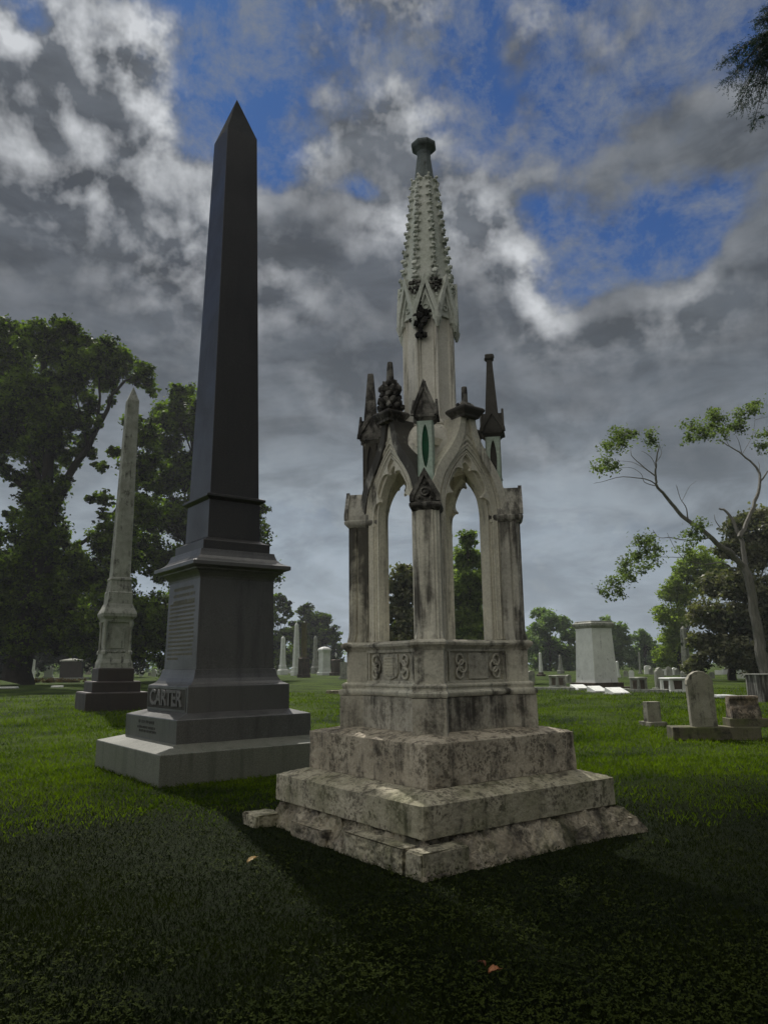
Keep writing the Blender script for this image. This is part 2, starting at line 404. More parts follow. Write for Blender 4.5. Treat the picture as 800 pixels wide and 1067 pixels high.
M['leaf_blue'] = leafmat('cypress_foliage', (.012, .028, .022), (.03, .05, .035), .15)
def barkmat(name, c1, c2):
    m, t = mat_new(name); v = t.n('ShaderNodeTexCoord').outputs['Object']
    s = t.noise(t.vm('MULTIPLY', v, (6, 6, 1)), 1.6, 7, .7, .4)
    finish(t, t.mix(t.mr(s, .35, .65), c1, c2), .9, s, .8, .06, .15); return m
M['bark'] = barkmat('dark_bark', (.014, .013, .010), (.032, .028, .022))
M['bark_pale'] = barkmat('pale_grey_bark', (.10, .10, .088), (.20, .19, .17))

# lawn
m, t = mat_new('lawn_turf_shade_dark_near'); M['lawn'] = m
gp = t.n('ShaderNodeNewGeometry').outputs['Position']
sepg = t.n('ShaderNodeSeparateXYZ', ins={0: gp})
dist = sepg.outputs[1]
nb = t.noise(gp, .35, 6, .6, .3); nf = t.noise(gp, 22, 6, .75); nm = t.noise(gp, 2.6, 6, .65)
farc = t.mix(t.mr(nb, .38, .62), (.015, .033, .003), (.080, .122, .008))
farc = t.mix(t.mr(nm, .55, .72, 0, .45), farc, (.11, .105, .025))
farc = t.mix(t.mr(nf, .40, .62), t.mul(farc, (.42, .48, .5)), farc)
soil = t.mix(t.mr(nf, .4, .6), (.010, .014, .006), (.020, .032, .008))  # near ground colour, darkened to stand in for foreground shade
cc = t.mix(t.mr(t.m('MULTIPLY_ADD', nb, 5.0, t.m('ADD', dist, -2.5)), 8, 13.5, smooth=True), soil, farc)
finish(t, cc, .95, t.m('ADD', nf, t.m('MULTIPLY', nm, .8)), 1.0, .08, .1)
M['blade'] = leafmat('shade_dark_grass_blades', (.006, .011, .003), (.026, .036, .006), .10, .8, 1.2)  # near blades: foreground shade put into the colour
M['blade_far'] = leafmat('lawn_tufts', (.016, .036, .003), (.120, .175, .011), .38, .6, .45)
M['clover'] = leafmat('shade_dark_clover_leaves', (.008, .014, .003), (.036, .048, .010), .06, .85, 1.5)  # clover darkened too, carrying the foreground shade in its colour
M['litter'] = leafmat('dry_brown_plants', (.07, .045, .02), (.16, .11, .05), .1, .8, 1.5)

# ================================================================== GROUND
mb = MB()
xs = [-330, -240, -150, -60, -30, -15, -8, -4, 0, 4, 8, 15, 30, 60, 150, 240, 330]
ys = [-60, -40, -10, 0, 3, 6, 9, 12, 16, 22, 30, 45, 70, 110, 200, 300, 420]
vs = [(x, y, 0) for y in ys for x in xs]; nx = len(xs)
mb.add(vs, [(j*nx+i, j*nx+i+1, (j+1)*nx+i+1, (j+1)*nx+i) for j in range(len(ys)-1) for i in range(nx-1)])
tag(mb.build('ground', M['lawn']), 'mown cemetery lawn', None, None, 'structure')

# ================================================================== GOTHIC MONUMENT
GX, GY, GA = 0.53369, 7.88634, 0.638384
goth = thing('gothic_monument', 'weathered cream marble gothic canopy tomb with open arches and a tall crocketed spire', 'monument', (GX, GY, 0), GA)
R2 = sqrt(2)
def st(s, t_): return (-s/R2+t_/R2, -s/R2-t_/R2)       # diagonal coordinates at the near corner
def turn(k):
    a = k*pi/2
    return lambda x, y, z: (x*cos(a)-y*sin(a), x*sin(a)+y*cos(a), z)
def plan(F, D, b, z):
    pts = []
    for k in range(4):
        T = turn(k)
        for q in ((-F, -F+R2*b), st(D, -b), st(D, b), (-F+R2*b, -F)):
            pts.append(T(q[0], q[1], z))
    return pts

def rough_block(name, mat, parent, x0, x1, y0, y1, z0, z1, cuts, amp, chip=.02, wash=0.0, inner=0.0, seed=0.0):
    bm = bmesh.new(); bmesh.ops.create_cube(bm, size=1)
    bmesh.ops.subdivide_edges(bm, edges=bm.edges, cuts=cuts, use_grid_fill=True)
    cx, cy = (x0+x1)/2, (y0+y1)/2
    for v in bm.verts:
        u = v.co.copy()
        p = Vector((cx+u.x*(x1-x0), cy+u.y*(y1-y0), z0+(u.z+.5)*(z1-z0)))
        e = sorted((.5-abs(u.x), .5-abs(u.y), .5-abs(u.z)))
        if u.z > .49 and wash:
            d = min((.5-abs(u.x))*(x1-x0), (.5-abs(u.y))*(y1-y0))
            p.z += wash*min(1, d/max(inner, .01))
        q = p+Vector((seed, seed*.7, 0))
        nn = mnoise.noise(q*5)*.5+mnoise.noise(q*14)*.3+mnoise.noise(q*31)*.2
        onedge = e[1] < 1e-4
        k = amp*nn
        p += Vector((u.x, u.y, u.z*.4))*2*k
        if onedge:
            c = max(0, mnoise.noise(q*3.3)+.18)*chip + chip*.25
            for i, (aa, cc_) in enumerate(((u.x, cx), (u.y, cy))):
                if abs(aa) > .49: p[i] -= math.copysign(c, aa)
            if u.z > .49: p.z -= c*.7
        v.co = p
    me = bpy.data.meshes.new(name); bm.to_mesh(me); bm.free(); me.materials.append(mat)
    o = bpy.data.objects.new(name, me); link(o, parent); return o

# steps
rough_block('upper_step', M['step'], goth, -.962, .962, -.962, .962, .56, .93, 44, .008, .010, .05, .24, 1)
rough_block('lower_step', M['step2'], goth, -1.214, 1.214, -1.214, 1.214, .24, .495, 44, .009, .013, .07, .25, 5)
# broken foundation: an eroded skirt, one solid corner, one loose corner stone
def skirt():
    N = 420; R = 26; vs = []; hw = 1.20
    rnd = lambda p, s: mnoise.noise(Vector(p)*s)
    def per(tt, wv):                       # point on the square of half width wv
        tt = tt % 4; k = int(tt); f = tt-k
        a = -wv+2*wv*f
        return [(a, -wv), (wv, a), (-a, wv), (-wv, -a)][k]
    for i in range(N):
        tt = 4*i/N
        k = int(tt); f = tt-k
        near = 1.36
        # how far the broken edge reaches out along the perimeter
        base = (1.33 if k == 3 else 1.35 if k == 0 else 1.26)+.035*rnd((tt*2.1, 3, 0), 1.0)+.03*rnd((tt*9, 1, 0), 1.0)+.015*rnd((tt*31, 1, 0), 1.0)
        if k == 0 and f > .85: base += .06*(f-.85)/.15
        if k == 3 and f < .32: base -= .10*(1-f/.32)**.5
        if k == 2 and f > .9: base -= .10*(f-.9)/.1
        hgt = .16+.05*rnd((tt*3.0, 7, 0), 1.0)
        if k == 0: hgt = .055+.05*rnd((tt*5.0, 7, 0), 1.0)
        if k == 3: hgt = .085+.05*rnd((tt*4.0, 7, 0), 1.0)
        for j in range(R):
            s = j/(R-1)
            wv = hw-.06+(base-hw+.06)*min(1, s*1.35) if s < .74 else base+.03*(s-.74)/.26
            x, y = per(tt, wv)
            z = (.255-(.255-hgt)*(s/.74)**1.3) if s < .74 else hgt*(1-(s-.74)/.26)-.02
            q = Vector((x, y, z))
            lay = (math.floor((rnd(q, 6)*.5+.5)*6)/6-.5)*.05          # shelly layered breaks
            z2 = z+(lay*1.6+.022*rnd(q, 17)+.012*rnd(q, 41))*(1.5 if .03 < s < .96 else .2)
            vs.append((x+.02*rnd(q+Vector((5, 0, 0)), 14), y+.02*rnd(q+Vector((0, 5, 0)), 14), min(z2, .262)))
    fs = []
    for i in range(N):
        for j in range(R-1):
            a = i*R+j; b = ((i+1) % N)*R+j
            fs.append((a, b, b+1, a+1))
    return MB().add(vs, fs)
fo = skirt().build('foundation', M['found'], goth)
rough_block('foundation_block', M['step2'], goth, -1.362, -.87, -1.362, -1.16, -.05, .19, 24, .014, .022, .03, .2, 21)
# the long chipped block along the left side
bmc = rough_block('foundation_block', M['step2'], goth, -1.357, -1.16, -1.14, -.25, -.05, .185, 34, .05, .10, .03, .2, 33)
rough_block('foundation_block', M['found'], goth, -1.36, -1.12, .02, .62, -.05, .13, 22, .05, .06, .03, .2, 41)
ls = rough_block('loose_corner_stone', M['step2'], goth, -1.47, -1.17, 1.12, 1.46, -.03, .115, 14, .035, .06, 0, 1, 51)
for dxy in (1,):
    rough_block('foundation_block', M['found'], goth, 1.02, 1.42, -1.33, -1.16, -.05, .12, 22, .09, .10, .03, .2, 61)

# plinth, panelled stage and sill follow the square plan with diagonal buttresses
MB().rings([plan(.65, 1.00, .158, .95), plan(.648, 1.00, .158, 1.285), plan(.640, .99, .153, 1.293)]).build('plinth', M['plinth'], goth, bevel=.008)
sc_ = [(.625, .965, .150, 1.290), (.655, 1.00, .165, 1.297), (.668, 1.012, .172, 1.315), (.668, 1.012, .172, 1.335), (.655, 1.00, .165, 1.350),
       (.630, .975, .155, 1.358), (.628, .972, .154, 1.375), (.640, .982, .160, 1.388), (.640, .982, .160, 1.402), (.622, .965, .152, 1.415), (.60, .95, .145, 1.42)]
MB().rings([plan(*a) for a in sc_]).build('string_course', M['panel'], goth, smooth=True)
MB().rings([plan(.585, .93, .138, 1.41), plan(.585, .93, .138, 1.75)]).build('panelled_base', M['panel'], goth, bevel=.006)
sl = [(.60, .94, .143, 1.735), (.612, .95, .150, 1.752), (.632, .968, .160, 1.768), (.648, .985, .168, 1.778), (.652, .99, .170, 1.800), (.640, .978, .165, 1.812), (.60, .95, .150, 1.828), (.40, .80, .10, 1.832)]
MB().rings([plan(*a) for a in sl]).build('sill', M['panel'], goth, smooth=True)
# sunk panels with shield and foils with painted dark hollows on each face
for k in range(4):
    T = turn(k); mbp = MB(); y0 = -.612
    x0, x1 = -.375, .375
    mbp.box(x0-.03, x1+.03, y0, -.57, 1.715, 1.742).box(x0-.03, x1+.03, y0, -.57, 1.415, 1.440)
    for a in (x0-.03, x0+.012, x1-.012, x1+.03): mbp.box(a-.011, a+.011, y0-.004, -.57, 1.439, 1.716)
    mbp.xf(T).build('panel_frame', M['panel'], goth, bevel=.004)
    s = MB()
    if k == 3:
        c0 = -.02; pl = [(c0-.13, 1.70), (c0-.13, 1.52), (c0-.10, 1.475), (c0, 1.447), (c0+.10, 1.475), (c0+.13, 1.52), (c0+.13, 1.70)]
    else:
        c0 = .02; pl = [(c0-.13, 1.705), (c0-.13, 1.452), (c0+.13, 1.452), (c0+.13, 1.705)]
    s.prism(pl, -.604, -.57)
    sh = s.xf(T).build('shield' if k == 3 else 'tablet', M['panel'], goth, bevel=.006)
    if k == 3:
        tx = MB().box(c0-.10, c0+.10, -.6052, -.600, 1.49, 1.672)
        for r_ in range(6):
            zz = 1.655-r_*.031; xx = c0-.095+.012*(r_ > 3)
            while xx < c0+.09-.012*(r_ > 3):
                wl = random.uniform(.012, .034)
                tx.box(xx, min(xx+wl, c0+.095), -.612, -.600, zz, zz+.009); xx += wl+.009
        tx.xf(T).build('inscription', M['pier_left'], sh)
    for sx in (-1, 1):
        f_ = MB(); fc = c0+sx*.245
        for (dx, dz, rr) in ((0, .062, .045), (0, -.062, .045), (-.035*sx, 0, .05)):
            pts = [(fc+dx+rr*cos(a), -.600, 1.575+dz+rr*1.15*sin(a)) for a in [2*pi*i/14 for i in range(15)]]
            f_.tube(pts, .013, 6)
        f_.xf(T).build('carved_foil', M['panel'], goth, smooth=True)
        h_ = MB().prism([(fc-.03, 1.575), (fc-.012, 1.64), (fc+.018, 1.60), (fc+.03, 1.575), (fc+.018, 1.55), (fc-.012, 1.51)], -.5885, -.58)  # solid dark plate painted in for the shade of a pierced hole
        h_.xf(T).build('foil_dark_plate', M['black'], goth)

# corner piers
def pier_plan(z, g=0.0):
    a = [(.70, -.130), (.80, -.130), (.815, -.112), (.83, -.130), (.875, -.130), (.885, -.112), (.905, -.100), (.905, -.078), (.92, -.072),
         (.92, .072), (.905, .078), (.905, .100), (.885, .112), (.875, .130), (.83, .130), (.815, .112), (.80, .130), (.70, .130),
         (.70, .11), (.64, 0), (.70, -.11)]
    return [(*st(s+g*(s > .62), t_*(1+g*3)), z) for s, t_ in a]
pm = [M['pier_front'], M['pier_right'], M['cream'], M['pier_left']]
for k in range(4):
    T = turn(k)
    b = MB()
    b.rings([pier_plan(1.825, .02), pier_plan(1.845, .018), pier_plan(1.90, .004), pier_plan(1.95, 0), pier_plan(3.06, 0)])
    pr = b.xf(T).build('pier', pm[k], goth, bevel=.004, seg=1)
    # cap: moulded slab with a gabled block whose ridge runs along the diagonal
    c = MB()
    def slab(s0, s1, hb, z): return [(*st(s, t_), z) for s, t_ in ((s1, -hb), (s1, hb), (s0, hb), (s0, -hb))]
    c.rings([slab(.62, .915, .125, 3.055), slab(.60, .945, .150, 3.085), slab(.60, .955, .155, 3.10), slab(.60, .955, .155, 3.125), slab(.60, .935, .14, 3.14)])
    def gab(s): return [(*st(s, -.135), 3.135), (*st(s, .135), 3.135), (*st(s, .125), 3.19), (*st(s, 0), 3.455), (*st(s, -.125), 3.19)]
    c.rings([gab(.64), gab(.93)])
    c.xf(T); cp = c.build('pier_cap', M['black'] if k == 0 else M['pier_right'], goth, bevel=.006)
    d = MB()
    Md = lambda u, dd, z: (*st(dd, u), z)
    o_ = [(-.15, 3.14), (-.148, 3.20), (0, 3.475), (.148, 3.20), (.15, 3.14)]
    i_ = [(-.11, 3.14), (-.105, 3.19), (0, 3.395), (.105, 3.19), (.11, 3.14)]
    d.band(o_, i_, .92, .958, Md)
    ring = [(*st(.945, .038*cos(a)), 3.235+.038*sin(a)) for a in [2*pi*i/12 for i in range(13)]]
    d.tube(ring, .011, 6); d.lump((*st(.942, 0), 3.235), .016)
    for q in ((-.06, 3.175), (.06, 3.175), (0, 3.315)): d.lump((*st(.94, q[0]), q[1]), .018, seed=k)
    d.xf(T).build('gablet', M['black'] if k == 0 else M['cream_dark'], cp, smooth=False)

# arches
def arch_curve(h, z0, apex, zb, n=26, off=None):
    H = apex-z0; R = (h*h+H*H)/(2*h); cx = -h+R
    a1 = math.acos(max(-1, min(1, -(cx)/R)))
    L = []
    for i in range(n+1):
        a = pi-(pi-a1)*i/n
        L.append((cx+R*cos(a), z0+R*sin(a)))
    L[-1] = (0, apex)
    return [(-h, zb)]+L+[(-x, z) for x, z in reversed(L[:-1])]+[(h, zb)]
def resamp(pts, m_):
    P_ = [Vector((p[0], p[1])) for p in pts]; d = [0]
    for a, b in zip(P_, P_[1:]): d.append(d[-1]+(b-a).length)
    o = []
    for i in range(m_):
        s = d[-1]*i/(m_-1); j = 0
        while j < len(d)-2 and d[j+1] < s: j += 1
        f = (s-d[j])/max(1e-9, d[j+1]-d[j]); q = P_[j].lerp(P_[j+1], f); o.append((q.x, q.y))
    return o
EXT = [(.50, 3.08), (.502, 3.20), (.49, 3.32), (.465, 3.43), (.42, 3.53), (.36, 3.62), (.29, 3.705), (.225, 3.79), (.17, 3.88), (.13, 3.97), (.105, 4.06), (.10, 4.14)]
def gable():
    b = MB()
    n = 26
    inn = arch_curve(.36, 3.10, 3.80, 1.83, n)
    half = inn[:n+2]                                  # left jamb up to the apex
    up = [(-x, z) for x, z in EXT]
    outl = [(-.50, 1.83)]
    ups = resamp(up, n-3)
    outl += ups+[(-.066, 4.14), (-.033, 4.14), (0, 4.14), ]
    outl = [(-.50, 1.83)]+resamp(up+[(-.05, 4.14), (0, 4.14)], n+1)
    outr = [(-x, z) for x, z in reversed(outl[:-1])]
    return b.band(outl+outr, inn, -.57, -.34)
arch_m = [M['cream'], M['cream'], M['cream'], M['cream_dark']]
for k in range(4):
    T = turn(k)
    g_ = gable().xf(T).build('arch', M['cream'] if k != 3 else M['cream'], goth, bevel=.004, seg=1)
    # coping along the ogee, dark where water runs
    cpg = MB()
    for sx in (-1, 1):
        ex = [(sx*x, z) for x, z in resamp(EXT, 22)]
        inn = [(sx*(x-.055-.03*sin(pi*i/21)), z-.035) for i, (x, z) in enumerate(resamp(EXT, 22))]
        inn[-1] = (sx*.02, 4.13)
        cpg.band([(x*1.03, z+.012) for x, z in ex], inn, -.605, -.33)
    cpg.xf(T).build('coping', M['cream_dark'] if k in (3,) else M['cream'], g_, smooth=True)
    rl = MB()
    for h, ap, y, r in ((.465, 3.965, -.572, .010), (.428, 3.905, -.574, .015), (.388, 3.85, -.572, .011), (.350, 3.775, -.555, .011)):
        cv = arch_curve(h, 3.10, ap, 1.84, 18)
        rl.tube([(x, y, z) for x, z in cv], r, 6)
    rl.xf(T).build('arch_moulding', M['cream'], g_, smooth=True)
    o1 = MB().band(arch_curve(.37, 3.10, 3.82, 1.83), arch_curve(.325, 3.10, 3.73, 1.83), -.545, -.43)
    o1.xf(T).build('inner_order', M['cream'], g_, bevel=.006)
    o2 = MB().band(arch_curve(.335, 3.10, 3.75, 1.83), arch_curve(.292, 3.10, 3.655, 1.83), -.525, -.43)
    o2.tube([(x, -.525, z) for x, z in arch_curve(.300, 3.10, 3.67, 1.84, 18)], .012, 6)
    o2.xf(T).build('inner_order', M['cream'], g_, bevel=.004)
    # cusped tracery in the arch head
    base = arch_curve(.352, 3.02, 3.76, 3.00, 60); cv = resamp(base, 151); inn = []
    for i, (x, z) in enumerate(cv):
        tt = i/150; f5 = abs(sin(pi*5*tt)); off = .012+.088*(1-f5)**2.6
        if tt < .03 or tt > .97: off = .012
        a = Vector(cv[max(i-1, 0)]); c_ = Vector(cv[min(i+1, 150)]); d_ = (c_-a).normalized(); nrm = Vector((d_.y, -d_.x))
        inn.append((x+nrm.x*off, z+nrm.y*off))
    tr = MB().band(cv, inn, -.562, -.515)
    for q in (1, 2, 3, 4):
        x, z = inn[int(150*q/5)]
        tr.lump((x, -.538, z), .018, seed=q, amp=.2)
    tr.xf(T).build('cusped_tracery', M['cream'], g_)

# vault over the open stage and the roof behind the gables
MB().box(-.44, .44, -.44, .44, 3.82, 3.90).build('vault', M['cream'], goth)
MB().ngon([(.52, 3.70), (.49, 3.84), (.445, 3.95), (.39, 4.04), (.335, 4.10), (.29, 4.125)], 8, rot=0).build('roof', M['tower'], goth, smooth=True)

# ogee finials: abacus + carved knob + spike
def finial(k, kind):
    T = turn(k); y = -.56
    b = MB()
    b.sq([(.105, 4.12), (.11, 4.145), (.135, 4.175), (.148, 4.195), (.150, 4.215), (.135, 4.232), (.10, 4.25)], 0, y)
    o = b.xf(T).build('finial', M['cream_dark'] if kind != 'full' else M['black'], goth, bevel=.004)
    c = MB(); rr = random.Random(k+3)
    if kind == 'full':
        for ring, (zz, rad, cnt, sz) in enumerate(((4.29, .115, 8, .042), (4.36, .10, 8, .045), (4.43, .085, 7, .04), (4.50, .095, 8, .04), (4.57, .06, 6, .035))):
            for j in range(cnt):
                a = 2*pi*(j+ring*.5)/cnt
                c.lump((rad*cos(a), y+rad*sin(a), zz+rr.uniform(-.015, .015)), sz, 1, 1, 1.15, seed=ring*9+j, amp=.35)
        c.ngon([(.085, 4.24), (.06, 4.40), (.07, 4.5), (.045, 4.60)], 8, 0, y)
        c.ngon([(.052, 4.56), (.040, 4.62), (.030, 4.80), (.026, 4.82)], 8, 0, y)
    else:
        for j in range(7):
            a = 2*pi*j/7
            c.lump((.07*cos(a), y+.07*sin(a), 4.265+rr.uniform(-.01, .02)), .032, seed=j, amp=.35)
        c.ngon([(.048, 4.24), (.034, 4.30), (.030, 4.47), (.028, 4.48)], 8, 0, y)
    c.xf(T).build('carved_knob', M['black'], o)
    # crockets on the gable slopes
    for sx in (-1, 1):
        for (x, z) in ((.15, 3.97), (.28, 3.755), (.43, 3.55)):
            if k not in (1, 2): continue
            cr = MB(); cr.lump((sx*(x+.03), y, z+.03), .038, 1.1, .8, .8, seed=x*10, amp=.3); cr.lump((sx*(x+.065), y, z+.015), .024, seed=x*20, amp=.3)
            cr.xf(T).build('crocket', M['cream_dark'], o)
for k, kd in ((0, 'stub'), (1, 'stub'), (2, 'stub'), (3, 'full')): finial(k, kd)

# corner pinnacles
def pinnacle(k, kind):
    T = turn(k); s0 = .675; h = .082
    mat = {0: M['greenw'], 3: M['pier_left'], 1: M['greenw'], 2: M['cream']}[k]
    root = MB()
    cx, cy = st(s0, 0)
    root.sq([(h-.018, 3.15), (h-.018, 4.05)], cx, cy, pi/4)
    o = root.xf(T).build('pinnacle', M['green_deep'] if k in (0,) else M['cream_dark'], goth)
    fr = MB()
    for q in range(4):
        a = q*pi/2
        def Mq(u, d, z, a=a):
            ls, lt = d*cos(a)-u*sin(a), d*sin(a)+u*cos(a)
            return (*st(s0+ls, lt), z)
        N = 16
        outer = [(-h, 3.15)]+[(-h, 3.30+.74*i/N) for i in range(N+1)]+[(h, 4.04-.74*i/N) for i in range(N+1)]+[(h, 3.15)]
        lens = [(-.036*sin(pi*min(1, max(0, i/N)))**.6 if 0 < i < N else 0, 3.52+.46*i/N) for i in range(N+1)]
        inner = [(0, 3.16)]+lens+[(-x, z) for x, z in reversed(lens)]+[(0, 3.16)]
        fr.band(outer, inner, h-.016, h, Mq)
    fr.xf(T).build('niche_frame', mat, o)
    hd = MB()
    hd.sq([(h-.01, 4.00), (h+.012, 4.03), (h+.03, 4.05), (h+.034, 4.075), (h+.02, 4.09)], cx, cy, pi/4)
    gz = 4.40 if k == 0 else 4.31
    for q in range(2):
        a = q*pi/2
        def gp_(d, a=a):
            L = []
            for u, z in ((-.105, 4.08), (.105, 4.08), (.10, 4.12), (0, gz), (-.10, 4.12)):
                ls, lt = d*cos(a)-u*sin(a), d*sin(a)+u*cos(a); L.append((*st(s0+ls, lt), z))
            return L
        gz = (4.40 if q == 0 else 4.22) if k == 0 else 4.31
        hd.rings([gp_(-.115), gp_(.115)])
        for d in (-.13, .105):
            def Mg(u, dd, z, a=a): 
                ls, lt = dd*cos(a)-u*sin(a), dd*sin(a)+u*cos(a); return (*st(s0+ls, lt), z)
            hd.band([(-.14, 4.06), (-.135, 4.11), (0, gz+.05), (.135, 4.11), (.14, 4.06)], [(-.10, 4.06), (-.095, 4.10), (0, gz-.05), (.095, 4.10), (.10, 4.06)], d, d+.025, Mg)
    hm = M['black'] if k in (0, 3) else M['cream_dark']
    ho = hd.xf(T).build('gabled_head', hm, o, bevel=.003, seg=1)
    if kind != 'broken':
        sp = MB(); zt = 4.93 if k == 1 else 4.86
        sp.sq([(.078, 4.16), (.066, 4.35), (.030, zt), (.028, zt+.002)], cx, cy, pi/4)
        if k == 1: sp.sq([(.036, zt), (.048, zt+.015), (.048, zt+.055), (.03, zt+.07)], cx, cy, pi/4).box(cx-.06, cx+.06, cy-.02, cy+.02, zt+.015, zt+.045)
        sp.xf(T).build('spirelet', hm, o, bevel=.003, seg=1)
    else:
        sp = MB().sq([(.03, 4.38), (.010, 4.47)], cx, cy, pi/4); sp.xf(T).build('spirelet', hm, o)
for k, kd in ((0, 'broken'), (1, 'whole'), (2, 'broken'), (3, 'whole')): pinnacle(k, kd)

# octagonal tower
tw = MB(); n8 = []
for j in range(8):
    a = 2*pi*(j+.5)/8
    for (da, r) in ((-.17, .266), (-.13, .285), (-.07, .278), (-.05, .300), (0, .308), (.05, .300), (.07, .278), (.13, .285), (.17, .266)):
        n8.append((a+da, r))
tw.rings([[(r*cos(a), r*sin(a), z) for a, r in n8] for z in (4.05, 5.62)])
tower = tw.build('tower', M['tower'], goth)
MB().ngon([(.29, 4.10), (.315, 4.125), (.315, 4.15), (.285, 4.19)], 8).build('tower_foot', M['tower'], tower, smooth=True)
gb = []
for j in range(8):
    a = 2*pi*j/8
    def Mt(u, d, z, a=a): return (d*cos(a)-u*sin(a), d*sin(a)+u*cos(a), z)
    hw_ = .142
    b = MB().band([(-hw_, 5.30), (-hw_, 5.46), (0, 5.90), (hw_, 5.46), (hw_, 5.30)], [(-.104, 5.30), (-.10, 5.43), (0, 5.76), (.10, 5.43), (.104, 5.30)], .275, .345, Mt)
    b.band([(-.104, 5.32), (-.098, 5.43), (0, 5.73), (.098, 5.43), (.104, 5.32)], [(-.075, 5.34), (-.07, 5.42), (0, 5.64), (.07, 5.42), (.075, 5.34)], .275, .318, Mt)
    b.prism([(-.10, 5.40), (.10, 5.40), (0, 5.72)], .268, .292, Mt)
    ringp = [Mt(.03*cos(q), .30, 5.50+.03*sin(q)) for q in [2*pi*i/10 for i in range(11)]]
    b.tube(ringp, .009, 5)
    g1 = b.build('tower_gablet', M['spire'], tower, bevel=.003, seg=1)
    # corbel and foliage in the spandrel between two gablets
    a2 = a+pi/8
    c = MB()
    rr = .345
    c.ngon([(.012, 5.24), (.03, 5.30), (.04, 5.34)], 6, rr*.985*cos(a2), rr*.985*sin(a2))
    c.build('corbel', M['spire'], g1)
    c = MB(); rq = random.Random(j)
    for q in range(11):
        uu = (.0, -.03, .03, -.055, 0, .055, -.02, .025, 0, .05, -.05)[q]; zz = (5.68, 5.72, 5.72, 5.76, 5.75, 5.76, 5.79, 5.79, 5.82, 5.81, 5.81)[q]+rq.uniform(-.012, .012)
        c.lump((.312*cos(a2)-uu*sin(a2), .312*sin(a2)+uu*cos(a2), zz), .024, seed=q+j, amp=.4)
    c.build('spandrel_carving', M['black'] if j in (4, 5) else M['spire'], g1)
# spire
def spr(z): return .292+(.082-.292)*(z-5.60)/(7.62-5.60) if z > 5.6 else .292
spi = MB().ngon([(.292, 5.55), (spr(5.62), 5.62), (spr(6.9), 6.9), (spr(7.25), 7.25)], 8).build('spire', M['spire'], goth)
MB().ngon([(spr(7.24)*.98, 7.23), (.078, 7.60), (.079, 7.66), (.100, 7.685), (.132, 7.71), (.145, 7.735), (.142, 7.765), (.09, 7.785), (.07, 7.81), (.02, 7.815), (.018, 7.84)], 8).build('spire_cap', M['spire_top'], spi)
for j in range(8):
    a = 2*pi*(j+.5)/8; cr = MB(); z = 5.90; i = 0
    r0 = spr(5.6)/cos(pi/8); 
    cr.tube([(spr(zz)/cos(pi/8)*cos(a), spr(zz)/cos(pi/8)*sin(a), zz) for zz in (5.62, 6.4, 7.25)], [.014, .012, .009], 6)
    while z < 7.25:
        rad = spr(z)/cos(pi/8)+.012; sz = (.040-.010*(z-5.9)/1.35)*random.uniform(.8, 1.15)
        cr.lump((rad*cos(a), rad*sin(a), z), sz*.9, seed=i+j, amp=.3)
        cr.lump(((rad+.020)*cos(a), (rad+.020)*sin(a), z+.030), sz*.72, seed=i+j+4, amp=.45)
        for e_ in (-1, 1): cr.lump((rad*cos(a)-e_*.03*sin(a), rad*sin(a)+e_*.03*cos(a), z-.01), sz*.55, seed=i+j+8, amp=.4)
        z += .122; i += 1
    cr.build('crockets', M['spire'], spi)
# the black carved fleuron hanging on the tower front
orn = MB()
ox, oy = -.262, -.178; tx_, ty_ = .76, -.65
for i, (u, z, r) in enumerate(((0, 5.60, .030), (0, 5.555, .022), (-.01, 5.50, .04), (.02, 5.47, .045), (-.045, 5.43, .045), (.06, 5.45, .040), (0, 5.41, .06), (.085, 5.40, .028), (-.09, 5.37, .032), (.04, 5.36, .05),
                             (-.04, 5.33, .045), (0, 5.30, .045), (.0, 5.25, .035), (-.035, 5.205, .036), (.035, 5.21, .034), (0, 5.20, .034), (.10, 5.47, .02))):
    orn.lump((ox+tx_*u*1.12, oy+ty_*u*1.12, 5.40+(z-5.40)*1.12-.035), r*1.12, .8, .8, 1.0, seed=i, amp=.35)
orn.build('carved_fleuron', M['soot'], tower)

# ================================================================== GRANITE OBELISK
KX, KY, KA = -2.788727, 12.582085, 0.643092
car = thing('granite_obelisk', 'tall dark grey granite obelisk on three steps with the raised name CARTER', 'obelisk', (KX, KY, 0), KA)
MB().sq([(1.477, -.05), (1.477, .42), (1.47, .425), (1.09, .520)]).build('lowest_step', M['granite_base'], car, bevel=.008)
b2 = MB().sq([(1.121, .505), (1.121, .845), (1.113, .850), (.83, .932)]).build('middle_step', M['granite'], car, bevel=.008)
b1 = MB().sq([(.864, .918), (.864, 1.300), (.858, 1.312), (.80, 1.335), (.758, 1.372), (.728, 1.425), (.708, 1.485), (.698, 1.535), (.696, 1.556), (.675, 1.562)]).build('name_block', M['granite'], car, bevel=.004)
die = MB().sq([(.673, 1.555), (.652, 3.04)]).build('die', M['granite'], car, bevel=.006)
cor = MB().sq([(.655, 2.985), (.662, 3.02), (.685, 3.06), (.725, 3.10), (.77, 3.125), (.775, 3.145), (.835, 3.165), (.864, 3.178), (.864, 3.235), (.855, 3.243), (.80, 3.262), (.735, 3.30), (.69, 3.35), (.668, 3.41), (.655, 3.462)]).build('cornice', M['granite'], car, bevel=.003, seg=1)
MB().sq([(.598, 3.46), (.598, 3.615), (.59, 3.622), (.55, 3.632), (.52, 3.655), (.49, 3.675), (.47, 3.69)]).build('shaft_plinth', M['granite_shaft'], car, bevel=.005)
MB().sq([(.474, 3.688), (.462, 4.330)]).build('shaft_base', M['granite_shaft'], car, bevel=.004)
MB().sq([(.465, 4.325), (.50, 4.345), (.535, 4.37), (.535, 4.405), (.50, 4.42), (.455, 4.44)]).build('collar', M['granite_shaft'], car, bevel=.004)
